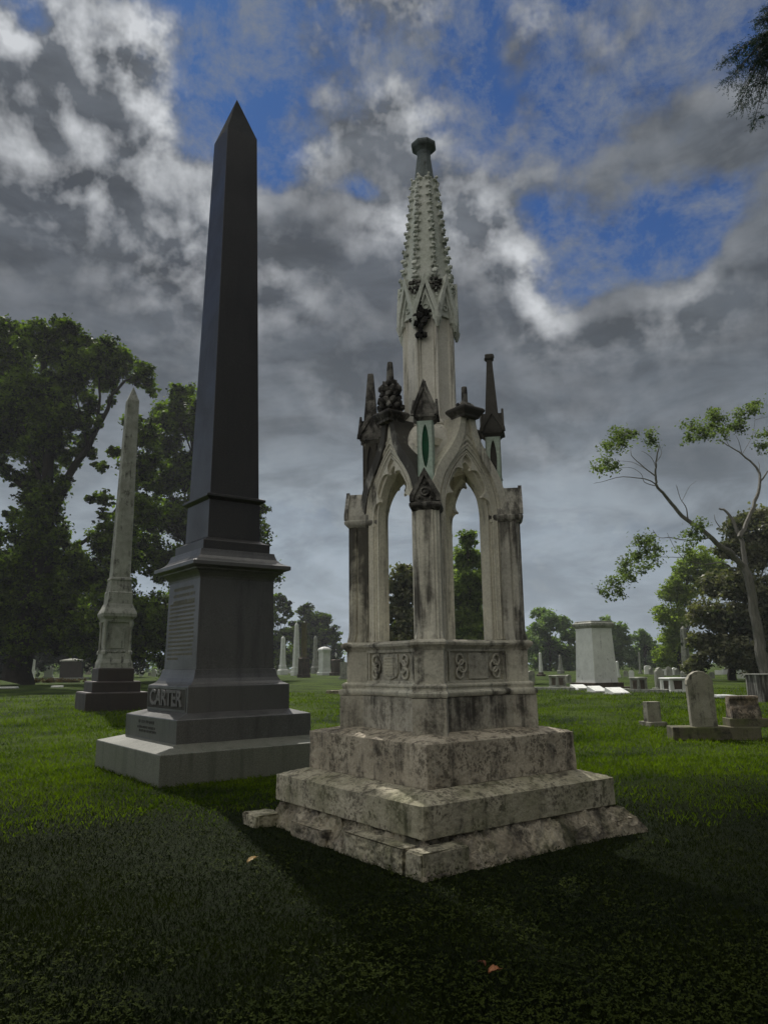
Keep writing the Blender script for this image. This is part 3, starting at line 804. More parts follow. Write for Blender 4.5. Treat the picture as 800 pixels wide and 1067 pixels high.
sh = MB().sq([(.448, 4.43), (.306, 11.56)]).build('shaft', M['granite_shaft'], car, bevel=.008)
MB().sq([(.306, 11.558), (.006, 12.50)]).build('pyramidion', M['granite_tip'], sh, bevel=.004)
# the sunk name panel and its raised letters on the left face (x = -.864)
fr = MB()
fr.box(-.872, -.86, -.80, .84, 1.262, 1.285).box(-.872, -.86, -.80, .84, .935, .958)
fr.box(-.872, -.86, .825, .845, .957, 1.263).box(-.872, -.86, -.80, -.78, .957, 1.263)
np_ = fr.build('name_panel', M['granite'], b1)
MB().box(-.8665, -.863, -.785, .83, .956, 1.264).build('panel_ground', M['panel_dark'], np_)
def text_mesh(txt, size, depth, name, mat, parent, mw, bold=.0):
    cu = bpy.data.curves.new(name, 'FONT'); cu.body = txt; cu.size = size; cu.extrude = depth; cu.offset = bold
    cu.align_x = 'CENTER'; cu.align_y = 'CENTER'; cu.bevel_depth = depth*.25
    to = bpy.data.objects.new(name, cu); col.objects.link(to)
    bpy.context.view_layer.update()
    me = bpy.data.meshes.new_from_object(to.evaluated_get(bpy.context.evaluated_depsgraph_get()))
    bpy.data.objects.remove(to); bpy.data.curves.remove(cu)
    me.transform(mw); me.materials.clear(); me.materials.append(mat)
    o = bpy.data.objects.new(name, me); link(o, parent); return o
# text plane: reading direction -y, up z, facing -x
RT = Matrix(((0, 0, -1, 0), (-1, 0, 0, 0), (0, 1, 0, 0), (0, 0, 0, 1)))
lt = text_mesh('CARTER', .335, .014, 'raised_letters', M['letters'], b1, Matrix.Translation((-.872, .02, 1.112)) @ RT @ Matrix.Diagonal((1.10, 1.0, 1, 1)), .004)
# the long inscription: too worn to read in the picture, cut as rows of small strokes
def strokes(z, h, y0, y1, x, mbx, heavy=False):
    y = y0; r_ = random.Random(int(z*1000))
    while y > y1:
        wl = r_.uniform(.05, .16)
        ye = max(y-wl, y1); q = y
        while q > ye+.01:
            cw = h*.55; k = r_.randint(0, 4)
            mbx.box(x-.004, x+.004, q-cw*.28, q, z, z+h)
            if k in (0, 1, 3): mbx.box(x-.0035, x+.004, q-cw, q-cw*.25, z+h*.82, z+h)
            if k in (0, 2, 3): mbx.box(x-.003, x+.004, q-cw, q-cw*.25, z, z+h*.18)
            if k in (1, 2, 4): mbx.box(x-.0032, x+.004, q-cw*.9, q-cw*.25, z+h*.42, z+h*.58)
            q -= cw+h*.22
        y = ye-h*.55
ins = MB()
MBp = MB(); MBp.sq([(.0, 0), (0, 0)])
for i in range(17):
    z = 2.80-i*.0715; hh = .052 if i < 3 else .036
    if i < 3: z = 2.84-i*.105
    else: z = 2.60-(i-3)*.068
    hwz = .673+(.652-.673)*(z-1.555)/1.485
    y0 = .56 if i > 2 else .42
    y1 = -.50 if i not in (16,) else .10
    if i == 0: y1 = -.42
    strokes(z, hh, y0, y1, -hwz-.001, ins)
ins.build('inscription', M['inscript'], die)
ins2 = MB(); strokes(.74, .045, .48, -.22, -1.121, ins2); strokes(.66, .035, .52, -.28, -1.121, ins2); strokes(.605, .035, .44, -.32, -1.121, ins2)
ins2.build('worn_inscription', M['panel_dark'], b2)

# ================================================================== SECOND OBELISK, red-brown steps, beside the big tree
def zat(P0, py):                       # height at which a vertical through P0 meets picture row py
    lo, hi = -1.0, 60.0
    for _ in range(45):
        z = (lo+hi)/2; v = Vector((P0[0], P0[1], z-EYE))
        dd = v.y*cos(PITCH)+v.z*sin(PITCH); u = -v.y*sin(PITCH)+v.z*cos(PITCH)
        Y = -F_PX*u/dd; X = F_PX*v.x/dd
        if 533.5+X*sin(ROLL)+Y*cos(ROLL) > py: lo = z
        else: hi = z
    return lo
def spot(px, dist):
    q = at(px, 694, dist); return (q.x, q.y, 0.0)
SX, SY, _ = spot(118, 30.0)
SA = radians(31)
S = thing('marble_obelisk', 'pale weathered marble obelisk on red-brown granite steps before the dark tree', 'obelisk', (SX, SY, 0), SA)
S.rotation_euler = (0, .011, SA)
mpp = 30.0/F_PX*1.01
z_ = lambda py: zat((SX, SY, 0), py)
hw = lambda px: px*mpp/2/1.372         # picture width across the corners to half width
MB().sq([(hw(80), -.05), (hw(80), z_(722)), (hw(78), z_(720.5))]).build('lowest_step', M['red_granite'], S, bevel=.02)
MB().sq([(hw(63), z_(721)), (hw(63), z_(711)), (hw(61), z_(709.5))]).build('middle_step', M['red_granite'], S, bevel=.02)
MB().sq([(hw(47), z_(710)), (hw(47), z_(697)), (hw(45), z_(696))]).build('upper_step', M['red_granite'], S, bevel=.02)
MB().sq([(hw(43), z_(697)), (hw(42), z_(691)), (hw(38), z_(687)), (hw(36.5), z_(681))]).build('die_base', M['old_marble'], S, bevel=.01)
dd_ = MB().sq([(hw(31), z_(682)), (hw(31), z_(648))]).build('die', M['old_marble'], S, bevel=.02)
for sx, sy in ((-1, -1), (1, -1), (-1, 1), (1, 1)):
    q = hw(33.5)
    MB().ngon([(.10, z_(682)), (.10, z_(679)), (.055, z_(678)), (.05, z_(655)), (.075, z_(653)), (.09, z_(650)), (.09, z_(648))], 10, sx*q, sy*q).build('corner_column', M['old_marble'], S, smooth=True)
for k in range(4):
    T = turn(k); q = hw(31)
    pa = MB().box(-q*.62, q*.62, -q-.03, -q+.01, z_(676), z_(654)); pa.xf(T).build('sunk_tablet', M['old_marble'], dd_, bevel=.015)
    ct = MB(); 
    for i in range(9): ct.lump((-q*.8+q*1.6*i/8, -q-.04, z_(679.5)+.03*sin(i*2.1)), .055, seed=i+k, amp=.4)
    ct.xf(T).build('carved_band', M['old_marble'], dd_)
MB().sq([(hw(36), z_(649)), (hw(38), z_(646)), (hw(44), z_(643)), (hw(45), z_(640)), (hw(43), z_(638)), (hw(38), z_(634)), (hw(34), z_(630))]).build('cornice', M['old_marble'], S, bevel=.01)
MB().sq([(hw(33), z_(631)), (hw(32), z_(619)), (hw(32.6), z_(618.6)), (hw(30), z_(617)), (hw(27), z_(606)), (hw(29), z_(605)), (hw(28), z_(603.5)), (hw(24), z_(602))]).build('shaft_base', M['old_marble'], S, bevel=.01)
MB().sq([(hw(24.5), z_(602.5)), (hw(16.2), z_(418)), (hw(1.0), z_(403))]).build('shaft', M['old_marble'], S, bevel=.01)

# ================================================================== SMALLER GRAVE MARKERS
def place(name, label, cat, px, base, rz=35, group=None):
    q = ground(px, base); o = thing(name, label, cat, (q.x, q.y, 0), radians(rz), group); o['_d'] = q.y
    k = q.y/F_PX*1.01
    return o, k, (lambda py, q=q: zat((q.x, q.y, 0), py))
def small_obelisk(label, px, base, topy, wt, wb, ped, pedh, mat, rz=35, basem=None, group=None):
    o, k, z = place('obelisk', label, 'obelisk', px, base, rz, group)
    H = z(topy); ph = z(base-pedh); c = k/2/1.35
    MB().sq([(ped*c, -.05), (ped*c, ph*.45), (ped*c*.96, ph*.48), (wb*c*1.25, ph*.55), (wb*c*1.2, ph*.95), (wb*c*1.05, ph)]).build('pedestal', basem or mat, o, bevel=.01)
    MB().sq([(wb*c, ph*.99), (wt*c, H-(H*.06)), (.01, H)]).build('shaft', mat, o, bevel=.01)
    del o['_d']; return o
small_obelisk('short white obelisk, leftmost of those seen between the two big monuments', 294.5, 703, 662.5, 4.2, 6.5, 11, 10, M['white_marble'])
small_obelisk('tallest white obelisk standing close beside the ochre stained column', 308.5, 704, 648, 4.0, 8.0, 11, 9, M['white_marble'])
small_obelisk('slim white obelisk between the ochre column and the boxy pedestal tomb', 328.5, 702, 662, 3.6, 5.2, 9, 14, M['old_marble'])
small_obelisk('pale obelisk on a dark base just right of the gothic monument', 563.5, 704.5, 679.5, 2.6, 4.2, 9, 4, M['white_marble'], basem=M['dark_stone'])
small_obelisk('short pointed obelisk behind the table tomb right of gothic monument', 584, 702, 682, 2.5, 4, 7, 7, M['old_marble'])
small_obelisk('small pointed obelisk just right of the big white box monument', 643.5, 706, 688.5, 2.6, 4.4, 6, 3, M['white_marble'])
small_obelisk('tall slender grey obelisk behind the arched headstone at right', 716, 708, 652, 5.5, 8.5, 13, 16, M['old_marble'])
small_obelisk('tiny far obelisk by the left edge of the white box monument', 606.5, 703, 693, 2, 3, 4, 2, M['old_marble'])
small_obelisk('thin far obelisk standing in front of the hazy green trees', 667, 702, 679, 1.6, 2.6, 5, 3, M['old_marble'])

o, k, z = place('column_monument', 'ochre stained truncated column with white ball top on dark pedestal', 'column', 316.5, 706)
c = k/2/1.35
MB().sq([(13.5*c, -.05), (13.5*c, z(703)), (12*c, z(702)), (11*c, z(687)), (12*c, z(686.5)), (9*c, z(685))]).build('pedestal', M['dark_stone'], o, bevel=.01)
MB().ngon([(9.5*c, z(685.5)), (8.2*c, z(683)), (7.6*c, z(651)), (8.8*c, z(650)), (8.8*c, z(649))], 12).build('shaft', M['brown_col'], o, smooth=True)
MB().lump((0, 0, z(648.4)), 2.6*c, seed=1, amp=.05, sub=2).build('ball', M['white_marble'], o, smooth=True)
o, k, z = place('pedestal_tomb', 'boxy white pedestal tomb with overhanging domed cap', 'tomb', 338, 703.5)
c = k/2/1.35
MB().sq([(15*c, -.05), (15*c, z(701)), (13*c, z(700)), (13*c, z(698))]).build('base', M['white_marble'], o, bevel=.01)
MB().sq([(11*c, z(698.5)), (10.6*c, z(679))]).build('die', M['white_marble'], o, bevel=.01)
for sx, sy in ((-1, -1), (1, -1), (-1, 1), (1, 1)): MB().ngon([(1.1*c, z(698.5)), (1.0*c, z(679))], 8, sx*11*c, sy*11*c).build('corner_column', M['white_marble'], o, smooth=True)
MB().sq([(12*c, z(679.4)), (13.6*c, z(677.5)), (13.6*c, z(676.5)), (10*c, z(675)), (4*c, z(674))]).build('cap', M['white_marble'], o, bevel=.01)
o, k, z = place('statue_monument', 'small white statue standing on a dark stepped pedestal', 'statue', 350, 704)
c = k/2/1.35
MB().sq([(13*c, -.05), (13*c, z(701)), (10*c, z(700.5)), (9.5*c, z(689)), (10.5*c, z(688)), (7*c, z(687))]).build('pedestal', M['dark_stone'], o, bevel=.01)
MB().lump((0, 0, z(683)), 3.6*c, .75, .65, 1.6, seed=2, amp=.2, sub=2).lump((0, 0, z(676.8)), 1.5*c, seed=3, amp=.05).lump((1.5*c, 0, z(681)), 1.2*c, .8, .8, 2.4, seed=4).lump((-1.6*c, 0, z(680.5)), 1.1*c, .8, .8, 2.4, seed=5).build('figure', M['white_marble'], o, smooth=True)

def headstone(label, px, base, topy, wpx, kind='round', mat=None, rz=20, thick=.14, basepx=None, name='headstone', cat='headstone', group=None, lean=0):
    o, k, z = place(name, label, cat, px, base, rz, group)
    hw_ = wpx*k/2/(cos(radians(rz))+.25*sin(radians(abs(rz)))); H = z(topy); b0 = 0
    if basepx:
        b0 = max(.10, H*.12)
        MB().box(-hw_*1.25, hw_*1.25, -thick*1.3, thick*1.3, -.05, b0).build('base', mat or M['head'], o, bevel=.01)
    if kind == 'round': pts = [(-hw_, b0-.01), (hw_, b0-.01)]+[(hw_*cos(a), H-hw_*.75+hw_*.75*sin(a)) for a in [pi*i/14 for i in range(15)]]
    elif kind == 'flat': pts = [(-hw_, b0-.01), (hw_, b0-.01), (hw_*.98, H), (-hw_*.98, H)]
    elif kind == 'point': pts = [(-hw_, b0-.01), (hw_, b0-.01), (hw_, H-hw_*.6), (0, H), (-hw_, H-hw_*.6)]
    elif kind == 'shoulder': pts = [(-hw_, b0-.01), (hw_, b0-.01), (hw_, H-hw_*.8), (hw_*.7, H-hw_*.75), (hw_*.55, H-hw_*.3), (0, H), (-hw_*.55, H-hw_*.3), (-hw_*.7, H-hw_*.75), (-hw_, H-hw_*.8)]
    MB().prism(pts, -thick/2, thick/2).build('slab', mat or M['head'], o, bevel=.012)
    o.rotation_euler[0] = radians(lean); del o['_d']; return o

# arched headstone and scroll-topped stone on one long mossy base (right)
q = ground(752, 771); Bz = radians(-6)
hb = thing('grave_base', 'long mossy double grave base under the arched and scroll-topped stones', 'grave base', (q.x, q.y+.15, 0), Bz)
kk = q.y/F_PX
MB().box(-47*kk, 38*kk, -.22, .30, -.05, .26).build('plinth_block', M['head_dark'], hb, bevel=.02)
o, k, z = place('headstone', 'tall arched grey marble headstone leaning slightly at right', 'headstone', 727.5, 764, -6)
o.location = (at(727.5, 700, hb.location.y+.05).x, hb.location.y+.05, .258); k = hb.location.y/F_PX
z2 = lambda py: zat((o.location.x, o.location.y, 0), py)-.258
w0 = 12.6*k; Ht = z2(699)
pts = [(-w0, -.01), (w0, -.01), (w0*1.0, Ht*.74), (w0*1.04, Ht*.76), (w0*.98, Ht*.84), (w0*.72, Ht*.93), (w0*.35, Ht*.985), (0, Ht), (-w0*.35, Ht*.985), (-w0*.72, Ht*.93), (-w0*.98, Ht*.84), (-w0*1.04, Ht*.76), (-w0*1.0, Ht*.74)]
MB().prism(pts, -.09, .09).build('slab', M['head'], o, bevel=.015)
MB().prism([(x*.78, .16+zz*.80) for x, zz in pts], -.098, -.08).build('inscribed_face', M['head'], o, bevel=.01)
o.rotation_euler[1] = radians(-1.5)
o, k, z = place('scroll_headstone', 'squat brown stained scroll-topped stone on two mossy steps', 'headstone', 770, 764, -6)
o.location = (at(770, 700, hb.location.y+.04).x, hb.location.y+.04, .258); k = hb.location.y/F_PX; z2 = lambda py: zat((o.location.x, o.location.y, 0), py)-.258
MB().box(-18*k, 19*k, -.24, .24, -.01, z2(748)).build('step', M['head_dark'], o, bevel=.015)
hT = z2(725); h0 = z2(748)
prof = [(-.21, h0), (-.21, h0+.10), (-.15, h0+.22), (-.10, h0+.4*(hT-h0)+.08), (-.09, hT-.09), (-.12, hT-.05), (-.11, hT), (.12, hT), (.16, hT-.05), (.17, hT-.14), (.15, h0+.22), (.20, h0+.08), (.21, h0)]
b = MB(); b.rings([[(x, y, zz) for y, zz in prof] for x in (-14.5*k, 13.5*k)])
b.build('scroll_block', stone('rust_stained_headstone', (.36, .32, .26), (.22, .17, .12), damt=.6, streak=.2, seed=30, pits=.8), o, bevel=.01)
headstone('small plain upright stone alone on the lawn beside the steps', 680, 756, 731, 15, 'flat', M['head'], 12, .22, True)
# big white box monument
o, k, z = place('white_monument', 'huge plain white box monument with dark cornice and grey steps', 'monument', 622, 717, 24)
c = k/2/1.32
MB().sq([(62*c, -.05), (62*c, z(715.5))]).build('lower_step', M['dark_stone'], o, bevel=.02)
MB().sq([(48*c, z(715.8)), (48*c, z(711))]).build('upper_step', M['dark_stone'], o, bevel=.02)
MB().sq([(39*c, z(711.5)), (38*c, z(708)), (33*c, z(654.8))]).build('die', M['white_marble'], o, bevel=.02)
MB().sq([(34*c, z(655)), (37*c, z(653.5)), (39.5*c, z(652.5)), (39.5*c, z(650)), (35*c, z(649)), (34*c, z(647.5))]).build('cornice', M['old_marble'], o, bevel=.02)
# slanting white tablets in front of it
for (px, py, wd, lb) in ((604.5, 719.5, 15, 'white slanted tablet marker, left of three in front of the box monument'), (622.5, 721.5, 15, 'white slanted tablet marker, middle of three in front of the box monument'), (643, 723.5, 18, 'white slanted tablet marker, right of three in front of the box monument')):
    o, k, z = place('slant_marker', lb, 'grave marker', px, py, 12)
    hx = wd*k/2*.95
    b = MB(); b.rings([[(x, -.45, -.02), (x, -.45, .10), (x, .45, .34), (x, .50, .30), (x, .50, -.02)] for x in (-hx, hx)])
    b.build('tablet', M['white_marble'], o, bevel=.02)
    MB().box(-hx*1.1, hx*1.1, -.55, .6, -.05, .05).build('base', M['old_marble'], o)
def box_tomb(label, px, base, topy, wpx, mat, rz=28, dark=True):
    o, k, z = place('table_tomb', label, 'tomb', px, base, rz); c = k/2/1.3; H = z(topy)
    MB().sq([(wpx*c*1.0, -.05), (wpx*c*1.0, H*.12)]).build('base', mat, o, bevel=.02)
    MB().sq([(wpx*c*.80, H*.11), (wpx*c*.76, H*.86)]).build('die', mat, o, bevel=.01)
    for sx in (-1, 1):
        for sy in (-1, 1): MB().sq([(wpx*c*.13, H*.11), (wpx*c*.12, H*.87)], sx*wpx*c*.78, sy*wpx*c*.78).build('corner_post', mat, o, bevel=.01)
    if dark:
        q = wpx*c
        for kq in (0, 3): MB().prism([(-q*.4, H*.16), (q*.4, H*.16), (q*.45, H*.8), (-q*.45, H*.8)], -q*.795, -q*.74).xf(turn(kq)).build('dark_panel', M['dark_stone'], o)  # darker panels set on two faces
    MB().sq([(wpx*c*.86, H*.85), (wpx*c*1.0, H*.9), (wpx*c*1.0, H*.97), (wpx*c*.9, H)]).build('lid', mat, o, bevel=.02)
    del o['_d']; return o
box_tomb('low square table tomb on grass just right of the gothic monument', 581, 716.5, 703.5, 17, M['old_marble'])
box_tomb('grey table tomb with dark side panels right of the box monument', 665.5, 721, 705.5, 17, M['old_marble'])
box_tomb('wide white table tomb with dark panel left of the arched headstone', 702, 721, 706, 27, M['white_marble'], 10)
o, k, z = place('block_monument', 'stained grey block monument at the right edge under the leaning tree', 'monument', 800, 731, 8)
MB().box(-14*k, 16*k, -.5, .5, -.05, z(703)).build('block', stone('streaked_block', (.40, .40, .37), (.28, .27, .25), damt=.75, streak=.85, seed=31), o, bevel=.03)
MB().box(-15.5*k, 17.5*k, -.58, .58, z(703)-.005, z(702)).build('cap', M['old_marble'], o, bevel=.02)
for (px, py, wd, lb) in ((753.5, 727, 17, 'flat white ledger stone behind the arched headstone'), (779, 728, 18, 'flat white ledger stone behind the scroll-topped headstone')):
    o, k, z = place('ledger_stone', lb, 'grave marker', px, py, 4)
    MB().sq([(wd*k/2, .45, -.03), (wd*k/2, .45, .10), (wd*k/2*.98, .43, .12)]).build('slab', M['white_marble'], o)
    MB().sq([(wd*k/2*1.08, .52, -.04), (wd*k/2*1.08, .52, .04)]).build('base', M['old_marble'], o)
q0 = ground(552, 718.5); q1 = ground(696, 722)
o = thing('stone_kerb', 'long low pale stone kerb edging the plots on the right', 'kerb', ((q0.x+q1.x)/2, (q0.y+q1.y)/2, 0), atan2(q1.y-q0.y, q1.x-q0.x))
L_ = (q1-q0).length/2
for i in range(8): MB().box(-L_+2*L_*i/8+.01, -L_+2*L_*(i+1)/8-.01, -.12, .12, -.05, .16+.01*(i % 3)).build('kerbstone', M['old_marble'], o, bevel=.015)
headstone('rounded headstone with shoulders in front of the pale green tree', 687.5, 719.5, 695.5, 9, 'shoulder', M['old_marble'], 10, .25, True)
headstone('pale upright stone half hidden by the left side of the gothic monument', 358.5, 707.5, 690, 8, 'flat', M['old_marble'], 20, .3, True)
headstone('small rounded stone beside the low table tomb near gothic monument', 592, 712, 703, 5, 'round', M['old_marble'], 20, .3)
headstone('squat pale stone just right of the gothic monument base', 553, 711, 699, 8, 'round', M['old_marble'], 20, .3)

# left group near the big tree
headstone('short tapered pillar stone with white pyramid cap near the tree trunk', 32.5, 709, 686, 6, 'point', M['white_marble'], 25, .5, True)
headstone('small rounded grey headstone left of the dark hipped tomb', 50.5, 706, 694, 8.5, 'round', M['white_marble'], 10, .2, True)
headstone('small grey pointed stone between hipped tomb and marble obelisk', 92, 703, 690.5, 5, 'point', M['head'], 10, .3, True)
headstone('dark upright block with pale top at the far left edge', 3, 707, 686, 9, 'flat', M['dark_stone'], 12, .6, True)
o, k, z = place('hipped_tomb', 'dark red-brown box tomb with pale hipped cap on a slab', 'tomb', 74.5, 708, 12)
MB().box(-18*k, 16*k, -.9, .9, -.05, z(706)).build('ground_slab', M['old_marble'], o, bevel=.02)
MB().sq([(10.3*k, .8, z(706.2)), (10.0*k, .8, z(689))]).build('die', M['red_granite'], o, bevel=.02)
MB().sq([(11*k, .95, z(689.3)), (11*k, .95, z(688)), (1.5*k, .1, z(686))]).build('cap', M['old_marble'], o)
for (px, base, top, lb) in ((39, 706, 690.5, 'little capped bird bath beside the tapered pillar stone'), (166, 702, 688, 'little capped post stone right of the marble obelisk')):
    o, k, z = place('capped_post', lb, 'grave marker', px, base, 0)
    MB().ngon([(1.4*k, -.05), (1.2*k, .06), (.7*k, .1), (.6*k, z(top+3))], 10).build('stem', M['old_marble'], o, smooth=True)
    MB().ngon([(.7*k, z(top+3)), (2.8*k, z(top+1.8)), (3.0*k, z(top+.9)), (.8*k, z(top))], 10).build('bowl', M['old_marble'], o, smooth=True)
for (px, py, wd, lb) in ((8, 717.5, 19, 'flat pale ledger stone at the far left by the trunk'), (60, 716.5, 10, 'small white flat marker in front of the hipped tomb'), (28, 710.5, 6, 'small white footstone at the foot of the tapered pillar')):
    o, k, z = place('ledger_stone', lb, 'grave marker', px, py, 6)
    MB().sq([(wd*k/2, .3, -.03), (wd*k/2, .3, .12), (wd*k/2*.95, .27, .15)]).build('slab', M['white_marble'], o)
    MB().sq([(wd*k/2*1.08, .36, -.04), (wd*k/2*1.08, .36, .04)]).build('base', M['old_marble'], o)
# fallen tan slab on the lawn just left of the gothic monument
q = ground(350, 723)
o = tag(rough_block('fallen_stone', M['found'], None, q.x-.55, q.x+.25, q.y-.3, q.y+.3, -.02, .20, 8, .03, .05, 0, 1, 9), 'low broken tan stone on the lawn left of the gothic monument', 'stone')
# rows of tiny distant stones
rs = random.Random(4); spots = []
for i in range(46):
    if i < 30: px = rs.uniform(596, 795); py = rs.uniform(701.5, 708)
    elif i < 38: px = rs.uniform(284, 362); py = rs.uniform(701, 703)
    else: px = rs.uniform(130, 172); py = rs.uniform(701, 705)
    if 600 < px < 645 and i < 30: continue
    spots.append((px, py))
protos = []
for j in range(3):
    p_ = thing('distant_headstone', 'tiny distant headstone among the rows below the far trees', 'headstone', (0, 0, 0), 0, 'distant headstones in rows')
    wj, hj = ((.35, .9), (.28, .75), (.45, .6))[j]
    pts = [(-wj, -.02), (wj, -.02)]+([(wj*cos(a), hj-wj*.7+wj*.7*sin(a)) for a in [pi*i/8 for i in range(9)]] if j < 2 else [(wj, hj), (-wj, hj)])
    MB().prism(pts, -.1, .1).build('slab', M['white_marble'] if j != 1 else M['old_marble'], p_)
    protos.append(p_)
for i, (px, py) in enumerate(spots):
    p_ = protos[i % 3]
    if i < 3: r_ = p_
    else:
        r_ = p_.copy(); col.objects.link(r_)
        for ch in protos[i % 3].children: c2 = ch.copy(); col.objects.link(c2); c2.parent = r_
    q = ground(px, py); r_.location = (q.x, q.y, 0); r_.rotation_euler[2] = rs.uniform(-.5, .5); s_ = rs.uniform(.8, 1.25)*(q.y/95)**.3; r_.scale = (s_, s_, s_)
for o in scn.objects:
    if '_d' in o: del o['_d']

# ================================================================== TREES
def blob_leaves(blobs, nleaf, size, dens_clump=1.0, shell=.55, droop=0.0, aspect=.62, rseed=0, clump=.34, nmin=30):
    """blobs: [(Vector, radius)]. Leaves sit in clumps spread through each blob so that gaps stay open."""
    r = np.random.default_rng(rseed); tot = sum(b[1]**2 for b in blobs); C = []; T = []
    for (c, R) in blobs:
        nb_ = max(nmin, int(nleaf*R*R/tot)); nc = max(8 if nmin > 9 else 2, int(nb_/24*dens_clump))
        d = r.normal(size=(nc, 3)); d /= np.linalg.norm(d, axis=1)[:, None]
        rad = R*(shell+(1.06-shell)*r.random(nc))**1.0
        rad = np.where(r.random(nc) < .25, R*r.random(nc)*shell, rad)
        cc = np.array(c)+d*rad[:, None]*np.array([1, 1, .85])
        sz = R*clump*(.45+.8*r.random(nc))
        idx = r.integers(0, nc, nb_)
        p = r.normal(size=(nb_, 3))*sz[idx][:, None]*np.array([.62, .62, .40])+cc[idx]
        C.append(p); T.append(r.random(nc)[idx]*.7+r.random(nb_)*.3)
    C = np.concatenate(C); T = np.concatenate(T); N = len(C)
    nrm = r.normal(size=(N, 3))+np.array([0, 0, .9]); nrm /= np.linalg.norm(nrm, axis=1)[:, None]
    t1 = r.normal(size=(N, 3)); t1 -= nrm*(t1*nrm).sum(1)[:, None]; t1 /= np.linalg.norm(t1, axis=1)[:, None]
    if droop: t1[:, 2] -= droop; t1 /= np.linalg.norm(t1, axis=1)[:, None]
    t2 = np.cross(nrm, t1); t2 /= np.linalg.norm(t2, axis=1)[:, None]
    L = (size*(.6+.8*r.random(N)))[:, None]/2; Wd = L*aspect
    fold = nrm*L*.25
    V = np.stack([C-t1*L, C+t2*Wd+fold-t1*L*.1, C+t1*L, C-t2*Wd+fold-t1*L*.1], axis=1)
    return V, T
def pblobs(lst, dist, dj=.5, seed=0, thick=1.0):
    r = random.Random(seed); out_ = []
    for (px, py, pr) in lst:
        R = pr*dist/F_PX*1.02
        dd2 = dist+r.uniform(-dj, dj)*R*thick*1.6
        out_.append((at(px, py, dd2), R))
    return out_
def ppath(pts, dist, off=0.0):
    return [at(x, y, dist+off*i) for i, (x, y) in enumerate(pts)]
def smooth_path(P_, sub=4, wob=0.0, seed=0):
    o = []; n_ = len(P_); r = random.Random(seed)
    for i in range(n_-1):
        p0, p1, p2, p3 = P_[max(i-1, 0)], P_[i], P_[i+1], P_[min(i+2, n_-1)]
        for j in range(sub):
            t_ = j/sub
            q = .5*((2*p1)+(p2-p0)*t_+(2*p0-5*p1+4*p2-p3)*t_*t_+(3*p1-p0-3*p2+p3)*t_**3)
            if wob and (i or j): q = q+Vector((r.uniform(-wob, wob), r.uniform(-wob, wob), r.uniform(-wob, wob)))
            o.append(q)
    o.append(P_[-1]); return o
def tree(name, label, base, crown_blobs, nleaf, size, leafm, barkm, limbs, group='trees round the graveyard', **kw):
    """limbs: [(list of world points, r0, r1)]; first is the trunk"""
    o = thing(name, label, 'tree', base, 0, group); B = Vector(base)
    tb = MB()
    for i, (P_, r0, r1) in enumerate(limbs):
        sp = smooth_path([Vector(p) for p in P_], 4, wob=min(r0*.25, .12), seed=i)
        n_ = len(sp); tb.tube([p-B for p in sp], [r0+(r1-r0)*(j/(n_-1))**.8+(.35*r0*math.exp(-j*1.2) if i == 0 else 0) for j in range(n_)], 9 if r0 > .15 else 5)
    tb.build('trunk', barkm, o, smooth=True)
    if crown_blobs:
        V, T = blob_leaves(crown_blobs, nleaf, size, **kw)
        V = V-np.array(B); V = V[(V[:, :, 2].min(axis=1) > -.1)] if B.z == 0 else V
        np_mesh('crown', V, 4, leafm, o, T[:len(V)])
    return o
def auto_limbs(base, fork, blobs, r0, seed=0, nmax=14):
    """a trunk up to the fork and a limb to the middle of each large blob, from a point on the way"""
    r = random.Random(seed); L = [([Vector(base)-Vector((0, 0, .3)), Vector(base).lerp(Vector(fork), .5)+Vector((r.uniform(-.2, .2), 0, 0)), Vector(fork)], r0, r0*.7)]
    bs = sorted(blobs, key=lambda b: -b[1])[:nmax]
    for c, R in bs:
        mid = Vector(fork).lerp(c, .5)+Vector((0, 0, -.12*(c-Vector(fork)).length*.5))
        L.append(([Vector(fork)-Vector((0, 0, .2)), mid, c], r0*.42, r0*.07))
        for _ in range(3):
            e = c+Vector((r.uniform(-1, 1), r.uniform(-1, 1), r.uniform(-.2, 1)))*R*.8
            L.append(([mid.lerp(c, .6), mid.lerp(e, .8)+Vector((0, 0, .1)), e], r0*.14, r0*.03))
    return L

# --- the great ivy-covered tree on the left
D1_ = 78.0
base1 = spot(18, D1_)
bl = pblobs([(40,352,22),(12,372,26),(60,368,22),(86,362,15),(84,385,16),(110,366,17),(126,382,15),(148,394,14),(30,410,30),(58,430,24),(18,445,30),(68,402,24),(-6,400,30),(90,440,14),
             (-18,430,32),(112,400,13),(160,408,7),(96,420,12),(10,350,22),(70,345,16),(95,375,18),(128,372,12),(-10,460,26),(50,455,22),(76,440,14),(112,385,16),(150,385,10)], D1_, .9, 1)
vine = pblobs([(30,500,14),(40,470,22),(42,520,22),(40,555,26),(36,590,28),(34,625,28),(28,660,22),(20,690,12),(72,482,11),(86,462,11),(98,474,8),(64,505,12),(104,486,8),
               (0,600,26),(-10,640,34),(4,665,20),(70,640,24),(90,600,20),(108,560,16),(92,660,26),(120,620,22),(130,585,16),(112,680,16),(66,665,18),(142,640,24),(-5,560,14),(60,560,14),(76,580,18),(60,620,20),(152,455,16),(142,490,18),(150,530,20),(126,550,18),(122,470,9),(140,440,11),(160,480,16),(118,575,20),(110,520,10),(44,535,18),(40,572,18),(38,608,18),(36,645,20),(24,676,14),(20,700,9),(46,486,14),(50,450,10),(62,470,9),(80,474,9),(92,456,8),(104,438,7),(114,420,7),(18,500,9),(4,490,10),(96,520,7),(110,536,8),(12,535,8),(150,672,20)], D1_, .5, 2)
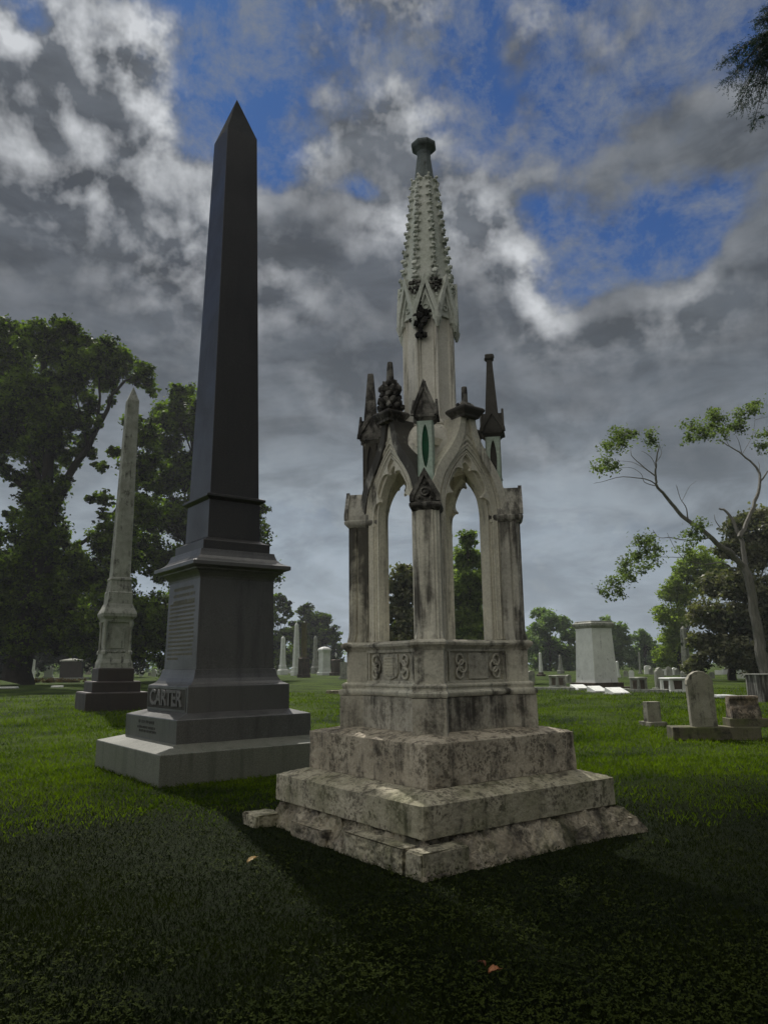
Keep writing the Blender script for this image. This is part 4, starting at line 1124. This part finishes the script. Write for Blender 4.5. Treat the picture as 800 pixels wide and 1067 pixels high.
limbs = [(ppath([(17,712),(22,680),(30,640),(38,600),(46,545),(50,490),(48,430),(44,370)], D1_), 1.5, .3),
         (ppath([(46,560),(70,500),(92,465),(108,435),(122,405),(138,392)], D1_, -.3), .55, .08),
         (ppath([(122,408),(128,398),(138,398),(156,402)], D1_-1, 0), .09, .03), (ppath([(100,450),(104,420),(104,390),(110,372)], D1_-1, .1), .22, .05),
         (ppath([(48,500),(64,450),(70,410),(64,375)], D1_, .4), .32, .07), (ppath([(46,530),(22,505),(0,490),(-20,485)], D1_, .2), .38, .12),
         (ppath([(48,520),(30,460),(18,420),(6,385)], D1_, .3), .34, .07), (ppath([(92,468),(84,430),(78,400),(84,370)], D1_-1, .2), .15, .04),
         (ppath([(40,600),(80,570),(110,545),(128,520)], D1_, .3), .30, .08)]
tree('broadleaf_tree', 'huge dark ivy-clad broadleaf tree filling the left edge', base1, bl+vine, 170000, .42, M['leaf_dark'], M['bark'], limbs, rseed=1, clump=.30)
# --- second tree, half behind the granite obelisk
D2_ = 92.0
bl = pblobs([(190,412,15),(178,432,18),(202,440,22),(176,462,16),(192,492,24),(166,506,15),(190,540,26),(156,540,18),(150,500,16),(150,455,14),(148,570,22),(168,440,14),(205,590,30),(170,590,20),(225,520,26),(236,470,24),(218,430,20),(250,560,26),(262,600,24),(272,532,9),
             (180,640,28),(210,660,28),(250,650,26),(160,660,20),(186,690,20),(262,690,16),(225,690,20)], D2_, .8, 5)
base2 = spot(196, D2_)
tree('broadleaf_tree', 'dark leafy tree rising behind the granite obelisk', base2, bl, 110000, .48, M['leaf_dark'], M['bark'], auto_limbs(base2, at(198, 600, D2_), bl, .9, 3), rseed=2, clump=.30)
# --- evergreens in the shade at the far left
D3_ = 128.0
for (cx_, lst, lb, sd_) in ((100, [(100,640,30),(88,672,26),(120,684,22),(64,676,22),(44,680,20),(140,686,16),(110,605,22),(74,610,20),(130,655,24)], 'low black-green evergreen standing behind the marble obelisk', 7),
                       (-6, [(-20,630,40),(10,680,30),(-30,690,40),(5,590,22)], 'low black-green evergreen at the far left edge behind the trunk', 8)):
    bb = pblobs(lst, D3_, .6, sd_); bs = spot(cx_, D3_)
    tree('evergreen_tree', lb, bs, bb, 22000, .62, M['leaf_black'], M['bark'], auto_limbs(bs, at(cx_, 660, D3_), bb, .35, sd_), rseed=sd_, clump=.3)
# --- middle distance
def midtree(lb, cx_, lst, dist, nl, sz, lm, sd_, name='broadleaf_tree', fork=None, r0=.35, **kw):
    bb = pblobs(lst, dist, .7, sd_); bs = spot(cx_, dist)
    return tree(name, lb, bs, bb, nl, sz, lm, M['bark'], auto_limbs(bs, at(cx_, fork or 672, dist), bb, r0, sd_), rseed=sd_, **kw)
midtree('airy tree with separate leaf tufts right behind the granite obelisk', 288, [(288,634,6),(297,632,6.5),(301,640,5),(292,647,5),(284,625,6),(291,624,6),(276,640,14),(298,662,9),(286,668,12),(292,684,12),(276,690,16)], 170, 9000, .85, M['leaf_dark'], 11, clump=.34)
midtree('rounded dark green tree behind the small white obelisks', 325, [(318,636,8),(326,648,12),(338,646,8),(312,655,10),(345,662,9),(334,662,12),(320,672,14),(350,676,8),(308,682,10),(340,684,12),(318,692,12),(350,693,8),(331,693,10)], 175, 22000, .75, M['leaf_dark'], 12, clump=.30)
midtree('brown-tinged magnolia seen through the left arch of the monument', 418, [(420,598,12),(412,612,12),(428,618,14),(416,634,14),(405,640,10),(430,645,14),(418,660,16),(408,680,16),(430,685,16),(396,668,14),(442,668,14)], 62, 17000, .36, M['leaf_mag'], 13, name='magnolia_tree')
midtree('tall mid-green tree seen through the right arch of the monument', 485, [(488,562,10),(482,580,12),(494,584,12),(478,598,12),(490,605,16),(502,618,12),(476,622,14),(488,640,18),(505,650,14),(470,652,14),(486,668,20),(468,684,18),(506,684,16)], 66, 26000, .34, M['leaf_mid'], 14)
midtree('blue-green wooded tree between the monument and the white box', 572, [(562,640,9),(574,648,12),(560,660,12),(585,650,9),(592,662,10),(552,672,12),(575,676,14),(598,680,10),(562,690,12),(588,692,12),(604,690,10)], 150, 20000, .55, M['leaf_far'], 15, clump=.3)
midtree('pale far tree directly behind the white box monument', 640, [(632,650,8),(644,656,9),(652,668,8),(636,670,12),(650,684,10),(634,690,12)], 155, 10000, .55, M['leaf_far'], 16, clump=.3)
midtree('pale hazy tree right of the white box monument', 672, [(668,664,8),(676,674,9),(662,684,9),(682,690,9),(668,692,9),(690,680,8)], 150, 10000, .5, M['leaf_far'], 17, clump=.3)
midtree('yellow-green tree crowding the obelisk behind the arched headstone', 708, [(728,580,12),(742,590,13),(716,594,13),(704,606,10),(730,606,14),(696,618,9),(712,622,13),(690,640,11),(704,645,13),(700,664,13),(692,684,12),(714,670,12),(712,690,12)], 96, 24000, .34, M['leaf_yel'], 18)
midtree('dark spreading magnolia behind the pale leaning trunk', 760, [(770,552,16),(790,540,14),(756,572,12),(785,575,20),(806,560,22),(745,610,16),(770,610,20),(795,620,22),(735,640,16),(760,645,20),(788,655,22),(735,672,16),(762,680,20),(792,690,20),(818,640,26),(820,690,24),(726,692,12)], 62, 44000, .34, M['leaf_mag'], 19, name='magnolia_tree')
# --- bare-limbed leaning tree in front of it
D5_ = 40.0
Z4 = lambda pts: [(600+x/4, 400+y/4) for x, y in pts]
basep = spot(798, D5_)
lm_ = [(ppath([(799,718),(796,695),(789,660),(783,625),(775,592)], D5_), .42, .30),
       (ppath(Z4([(700,770),(660,720),(600,675),(540,620),(440,550),(385,480),(340,430),(332,385),(330,330),(345,260)]), D5_, -.35), .26, .035),
       (ppath(Z4([(340,425),(300,400),(240,390),(180,388),(120,405),(72,415)]), D5_-2.2, -.1), .055, .012), (ppath(Z4([(332,385),(280,345),(232,300),(228,262)]), D5_-2.6, .1), .06, .012),
       (ppath(Z4([(330,425),(285,410),(270,375),(230,350),(180,350)]), D5_-2.3, .15), .035, .01), (ppath(Z4([(332,350),(315,310),(285,285),(270,280)]), D5_-2.8, .1), .03, .01),
       (ppath(Z4([(330,330),(355,290),(340,240)]), D5_-2.9, .1), .03, .01), (ppath(Z4([(290,355),(230,325),(160,322)]), D5_-2.7, .1), .025, .008),
       (ppath(Z4([(465,560),(455,510),(435,480),(415,420)]), D5_-1.4, 0), .055, .012), (ppath(Z4([(440,490),(470,430),(500,405)]), D5_-1.4, 0), .02, .007), (ppath(Z4([(435,482),(425,450),(420,425)]), D5_-1.4, 0), .02, .007),
       (ppath(Z4([(705,770),(690,660),(640,545),(595,520)]), D5_, .4), .22, .07), (ppath(Z4([(600,600),(580,570),(575,545)]), D5_, .1), .05, .015),
       (ppath(Z4([(680,640),(720,560),(752,470),(765,400),(752,350),(690,295),(640,262),(590,232)]), D5_, .3), .20, .03), (ppath(Z4([(765,410),(790,375),(812,350)]), D5_+.8, .2), .09, .03),
       (ppath(Z4([(762,370),(762,340),(758,325)]), D5_+.8, .2), .04, .012), (ppath(Z4([(690,295),(680,250),(665,215)]), D5_+1.2, .1), .04, .012), (ppath(Z4([(640,262),(625,230),(640,190)]), D5_+1.2, .1), .03, .01),
       (ppath(Z4([(690,295),(735,210),(745,120)]), D5_+1.2, .1), .025, .008), (ppath(Z4([(745,150),(790,138),(830,134)]), D5_+1.2, .1), .02, .008),
       (ppath(Z4([(560,640),(500,650),(450,650),(390,640),(345,640),(318,608)]), D5_-1, -.1), .07, .012), (ppath(Z4([(520,750),(460,735),(420,700),(395,655),(378,620)]), D5_-1, -.1), .04, .012), (ppath(Z4([(440,722),(380,722),(300,718),(228,714)]), D5_-1.2, -.1), .03, .008),
       (ppath(Z4([(640,760),(600,745),(540,752),(500,745)]), D5_-.6, -.1), .06, .02)]
Z4b = lambda L: [(600+x/4, 400+y/4, r/3.3) for x, y, r in L]
tuft = pblobs(Z4b([(180,215,42),(225,200,28),(150,260,38),(120,325,26),(105,365,20),(150,345,18),(190,250,26),(305,215,18),(315,240,12),(480,180,34),(530,215,36),(470,225,22),(560,190,26),(600,150,34),(610,200,30),(570,120,14),(690,130,28),(730,120,26),(655,180,22),(745,85,14),(680,175,22),
                   (795,215,22),(780,265,10),(260,660,22),(290,700,24),(330,680,22),(340,740,24),(250,720,12),(210,750,24),(190,795,22),(225,810,20),(280,770,16),(150,840,28),(120,870,20),(170,870,20),(300,650,12),(460,630,20),(520,580,18),(500,640,18),(445,700,24)]), D5_-2.0, 1.6, 21)
rt = random.Random(5); sprays = []; tw_ = []
for c, R in tuft:                                   # fine twigs fan out of every tuft and carry the leaves
    for _ in range(max(4, int(R*13))):
        d_ = Vector((rt.gauss(0, 1), rt.gauss(0, 1), rt.gauss(.15, .8))).normalized(); L_ = R*rt.uniform(.5, 1.25)
        e_ = c+d_*L_; tw_.append(([c-d_*R*.15, c+d_*L_*.5+Vector((0, 0, .05)), e_], .012, .004))
        for q_ in range(3): sprays.append((c+d_*L_*(.35+.33*q_)+Vector((rt.gauss(0, .04), rt.gauss(0, .04), rt.gauss(0, .04))), .26+.22*rt.random()))
lm_ = [(P_, r0*(.72 if ii else .85), r1*.7) for ii, (P_, r0, r1) in enumerate(lm_)]+tw_
tree('leaning_tree', 'pale half-bare leaning tree reaching long limbs left across the sky', basep, sprays, 8500, .15, M['leaf_pale'], M['bark_pale'], lm_, rseed=22, clump=.7, shell=.2, nmin=5)
# far wood line
r = np.random.default_rng(5); wb = []
for i in range(150):
    x = r.uniform(-190, 190); y = r.uniform(205, 250); R = r.uniform(2.2, 5.0)
    wb.append((Vector((x, y, R*r.uniform(.3, 1.1))), R))
V, T = blob_leaves(wb, 52000, 1.1, rseed=9, clump=.32)
tag(np_mesh('far_woods', V, 4, M['leaf_far'], None, T), 'far belt of woods closing off the graveyard at the horizon', 'woods', None, 'stuff')

# --- cypress whose branch tip hangs into the top right corner
CT = Vector((10.5, 9.5, 0))
ct_ = thing('cypress_tree', 'dark drooping conifer branch hanging into the top right corner', 'tree', CT, 0, 'trees round the graveyard')
tb = MB(); tb.tube([Vector((0, 0, -.3)), Vector((.1, 0, 4)), Vector((-.1, .1, 9)), Vector((0, 0, 15))], [.42, .34, .26, .08], 10)
brs = []
DB = 8.6
tips = [at(x, y, DB+dy) for x, y, dy in ((770, 72, 0), (778, 108, .1), (757, 85, -.2), (752, 66, .3), (764, 55, .2), (785, 128, 0), (790, 20, .2), (786, 45, 0), (772, 95, .3), (800, 60, -.1), (796, 100, .2), (810, 30, .2), (815, 80, 0), (783, 70, -.2), (790, 88, .1), (798, 8, .1), (768, 112, 0))]
stem = at(850, 20, DB+.2)
tb.tube([Vector((0, 0, 8.0)), (stem-CT)*.5+Vector((0, 0, 4.2)), stem-CT, at(806, 50, DB)-CT, at(780, 74, DB)-CT], [.12, .08, .05, .022, .008], 7)
nd = []; tn = []
rr_ = np.random.default_rng(3)
for t_ in tips:
    s0 = at(812, 35, DB) ; mid = s0.lerp(t_, .5)+Vector((0, 0, .08))
    pth = smooth_path([s0, mid, t_], 6)
    tb.tube([p-CT for p in pth], [.012-.009*i/(len(pth)-1) for i in range(len(pth))], 5)
    for i in range(3, len(pth)):
        p = pth[i]
        for q in range(11):
            d = Vector((rr_.normal()*.6-.25, rr_.normal()*.6, -.55+rr_.normal()*.35)).normalized(); ln = .10+.10*rr_.random()
            c0 = Vector(p)+Vector(rr_.normal(size=3)*.03)
            for h_ in range(9):
                a = c0+d*ln*(h_/9); sd_ = Vector(rr_.normal(size=3)).cross(d).normalized(); l2 = .022*(1-.4*h_/9)
                tip = a+sd_*l2+d*l2*.9; wv = d*.006
                nd.append([a-wv-CT, tip-wv*.3-CT, tip+wv*.3-CT, a+wv-CT]); tn.append(rr_.random())
big = [(CT+Vector((rr_.normal()*1.8, rr_.normal()*1.8+.5, 9+rr_.random()*6)), 1.3) for _ in range(16)]
V, T = blob_leaves(big, 9000, .16, rseed=33, droop=.5)
V = V-np.array(CT)
tb.build('trunk', M['bark'], ct_, smooth=True)
np_mesh('crown', np.concatenate([np.array([[tuple(p) for p in q] for q in nd]), V]), 4, M['leaf_blue'], ct_, np.concatenate([np.array(tn), T]))

# --- unseen cloud lumps added above the view to shade the near lawn
cl = MB(); rc = random.Random(12); c0 = Vector((0, -23.9, 0))+sun_dir*335
for i in range(90):
    u, v_ = rc.uniform(-1, 1), rc.uniform(-1, 1)
    if u*u+v_*v_ > 1.05: continue
    R = rc.uniform(5, 9)*(1-.35*(u*u+v_*v_))
    cl.lump((c0.x+u*46, c0.y+v_*25, c0.z+rc.uniform(0, 7)*(1-u*u)), R, 1.25, 1.1, .8, seed=i, amp=.25, sub=2)
for i in range(70):
    q = rc.random(); R = rc.uniform(1.0, 2.6)*(1.1-.6*q)
    cl.lump((c0.x+rc.uniform(-44, 44), c0.y+27+q*7.5, c0.z+rc.uniform(-2, 3)), R, 1.4, 1.1, .8, seed=i+200, amp=.3, sub=2)
m, t = mat_new('shade_cloud_white'); finish(t, (.85, .86, .88), 1.0, None, spec=0)
tag(cl.build('cloud', m, None, smooth=True), 'unseen cloud passing over the near lawn above the picture', 'cloud', None, 'stuff')

# ================================================================== GRASS, CLOVER, FALLEN LEAVES
def inside(x, y, M_, hwid):
    dx, dy = x-M_[0], y-M_[1]; a = M_[2]
    lx = dx*np.cos(a)+dy*np.sin(a); ly = -dx*np.sin(a)+dy*np.cos(a)
    return (np.abs(lx) < hwid) & (np.abs(ly) < hwid)
def scatter(n_, y0, y1, seed, p=2.0):
    r = np.random.default_rng(seed)
    u = r.random(n_)                                    # depth so that density falls with the square of distance
    y = 1/(1/y0+(1/y1-1/y0)*u) if p == 2.0 else y0+(y1-y0)*u
    x = (r.random(n_)*2-1)*(y*.60+.4)
    k = ~(inside(x, y, (GX, GY, GA), 1.19) | inside(x, y, (KX, KY, KA), 1.47) | inside(x, y, (SX, SY, SA), hw(80)))
    return x[k], y[k], r
def vnoise(x, y, sc, seed):
    r = np.random.default_rng(seed); G_ = r.random((64, 64)); X = x*sc+100; Y = y*sc+100
    xi = np.floor(X).astype(int); yi = np.floor(Y).astype(int); fx = X-xi; fy = Y-yi
    fx = fx*fx*(3-2*fx); fy = fy*fy*(3-2*fy); g_ = lambda a, b: G_[a % 64, b % 64]
    return (g_(xi, yi)*(1-fx)+g_(xi+1, yi)*fx)*(1-fy)+(g_(xi, yi+1)*(1-fx)+g_(xi+1, yi+1)*fx)*fy
def blades(name, n_, y0, y1, h0, w0, mat, seed, lab, kfar=0.0, keep=None):
    x, y, r = scatter(n_, y0, y1, seed)
    kk_ = r.random(len(x)) < keep(x, y); x, y = x[kk_], y[kk_]; N = len(x)
    pn = .5*vnoise(x, y, 1.7, 1)+.5*vnoise(x, y, 5, 2)
    h = h0*(.5+r.random(N)*.9)*(.6+.8*pn)*(1+kfar*y); wd = w0*(.6+.8*r.random(N))*(1+kfar*y)
    a = r.random(N)*2*np.pi; la = r.random(N)*2*np.pi; lean = .25+.7*r.random(N)
    dx, dy = np.cos(a)*wd, np.sin(a)*wd; lx, ly = np.cos(la)*lean*h, np.sin(la)*lean*h
    b = np.stack([x, y, np.zeros(N)-.004], 1)
    V = np.stack([b-np.stack([dx, dy, 0*x], 1), b+np.stack([dx, dy, 0*x], 1), b+np.stack([dx*.6+lx*.4, dy*.6+ly*.4, h*.65], 1), b+np.stack([lx, ly, h], 1)], 1)
    o = np_mesh(name, V, 4, mat, None, np.clip(pn*.8+.35*r.random(N), 0, 1)); tag(o, lab, 'grass', None, 'stuff'); return o
edge = lambda x, y: np.clip((y+3.2*(vnoise(x, y, .45, 31)-.5)+1.6*(vnoise(x, y, 1.6, 32)-.5)-8.0)/4.5, 0, 1)
blades('grass', 330000, 1.9, 14.0, .021, .0024, M['blade'], 1, 'short grass blades painted dark for shade on the near lawn', .05, lambda x, y: 1-edge(x, y))
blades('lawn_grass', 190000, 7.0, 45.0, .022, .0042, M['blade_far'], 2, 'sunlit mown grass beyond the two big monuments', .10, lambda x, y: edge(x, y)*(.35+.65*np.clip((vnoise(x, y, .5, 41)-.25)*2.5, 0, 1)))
# clover leaflets: three to a stem
x, y, r = scatter(60000, 1.9, 12.0, 5)
pn = .55*vnoise(x, y, .9, 7)+.45*vnoise(x, y, 3.1, 8); k = pn+.16*r.normal(size=len(x)) > .50; x, y, pn = x[k], y[k], pn[k]; N = len(x)
z0 = .018+.030*r.random(N); sz = (.0050+.0045*r.random(N))*(1+.05*y); a0 = r.random(N)*6.28; VV = []
for j in range(3):
    a = a0+j*2.094+r.normal(size=N)*.15; ca, sa = np.cos(a), np.sin(a); tilt = r.normal(size=N)*.35+.15
    c = np.stack([x, y, z0], 1); d = np.stack([ca, sa, tilt], 1)*sz[:, None]; s_ = np.stack([-sa, ca, r.normal(size=N)*.3], 1)*sz[:, None]*.62
    VV.append(np.stack([c, c+d*.8+s_, c+d*1.75, c+d*.8-s_], 1))
tag(np_mesh('clover', np.concatenate(VV), 4, M['clover'], None, np.concatenate([pn*.5+.5*r.random(N)]*3)), 'clover leaves painted dark for shade in the foreground lawn', 'clover', None, 'stuff')
# dry plants by the dark tomb at the far left and a worn patch
g0 = ground(60, 711)
r = np.random.default_rng(8); wb = [(Vector((g0.x+r.uniform(-3.2, 3.4), g0.y+r.uniform(-2.5, 1.5), .12)), .38) for _ in range(34)]
V, T = blob_leaves(wb, 7000, .14, rseed=10)
tag(np_mesh('dry_plants', V, 4, M['litter'], None, T), 'brown dry ground plants in front of the dark hipped tomb', 'dry plants', None, 'stuff')

def fallen_leaf(label, px, py, ln, wd, ang, c1, c2, curl, lobes=False):
    q = ground(px, py, .035)
    m_, t = mat_new('fallen_leaf_'+('tan' if not lobes else 'brown')); v = t.n('ShaderNodeTexCoord').outputs['Object']
    nf_ = t.noise(v, 60, 4, .6); finish(t, t.mix(t.mr(nf_, .35, .65), c1, c2), .7, nf_, .3, .004, .3)
    b = MB(); nU, nV = 16, 6; vs = []
    for i in range(nU+1):
        u = i/nU
        wv = sin(pi*min(1, u*1.02))**.7*wd*(1+(.35*abs(sin(u*9)) if lobes else .06*sin(u*20)))
        for j in range(nV+1):
            s = j/nV*2-1
            vs.append((ln*(u-.5), wv*s*.5, .004+curl*(s*s)*wd+.012*sin(u*3.0)+.002*sin(u*25+s*5)))
    fs = [(i*(nV+1)+j, (i+1)*(nV+1)+j, (i+1)*(nV+1)+j+1, i*(nV+1)+j+1) for i in range(nU) for j in range(nV)]
    b.add(vs, fs)
    b.add([(x_, y_, z_-.0012) for x_, y_, z_ in vs], [tuple(reversed(f)) for f in fs])
    o = b.build('fallen_leaf', m_, None, smooth=True); o.location = (q.x, q.y, .045); o.rotation_euler = (.15, -.2, radians(ang))
    st_ = MB().tube([(ln*.5, 0, .012), (ln*.62, .004, .010), (ln*.78, .012, .004)], [.0018, .0015, .001], 5).build('stalk', m_, o)
    tag(o, label, 'leaf'); return o
fallen_leaf('curled pale tan dry leaf on the dark lawn left of the steps', 262.5, 899, .105, .042, 52, (.62, .50, .30), (.48, .36, .20), .35)
fallen_leaf('lobed orange-brown dry leaf in the near foreground grass', 515, 1016, .062, .040, 5, (.34, .15, .07), (.22, .09, .04), .30, True)
fallen_leaf('small dark red-brown leaf curled beside the orange-brown one', 503, 1008, .040, .018, 120, (.16, .06, .03), (.10, .04, .02), .4)

# ================================================================== HAZE
hz = MB().box(-360, 360, -90, 450, -1.2, 34).build('haze', M['lawn'], None)
m = bpy.data.materials.new('pale_summer_haze'); m.use_nodes = True; m.node_tree.nodes.clear(); t = NT(m.node_tree)
pv = t.n('ShaderNodeVolumePrincipled'); pv.inputs['Color'].default_value = (.85, .90, .95, 1); pv.inputs['Density'].default_value = .00032; pv.inputs['Anisotropy'].default_value = .2
t.n('ShaderNodeOutputMaterial', ins={1: pv.outputs[0]})
hz.data.materials.clear(); hz.data.materials.append(m); tag(hz, 'thin summer haze over the graveyard', None, None, 'stuff')
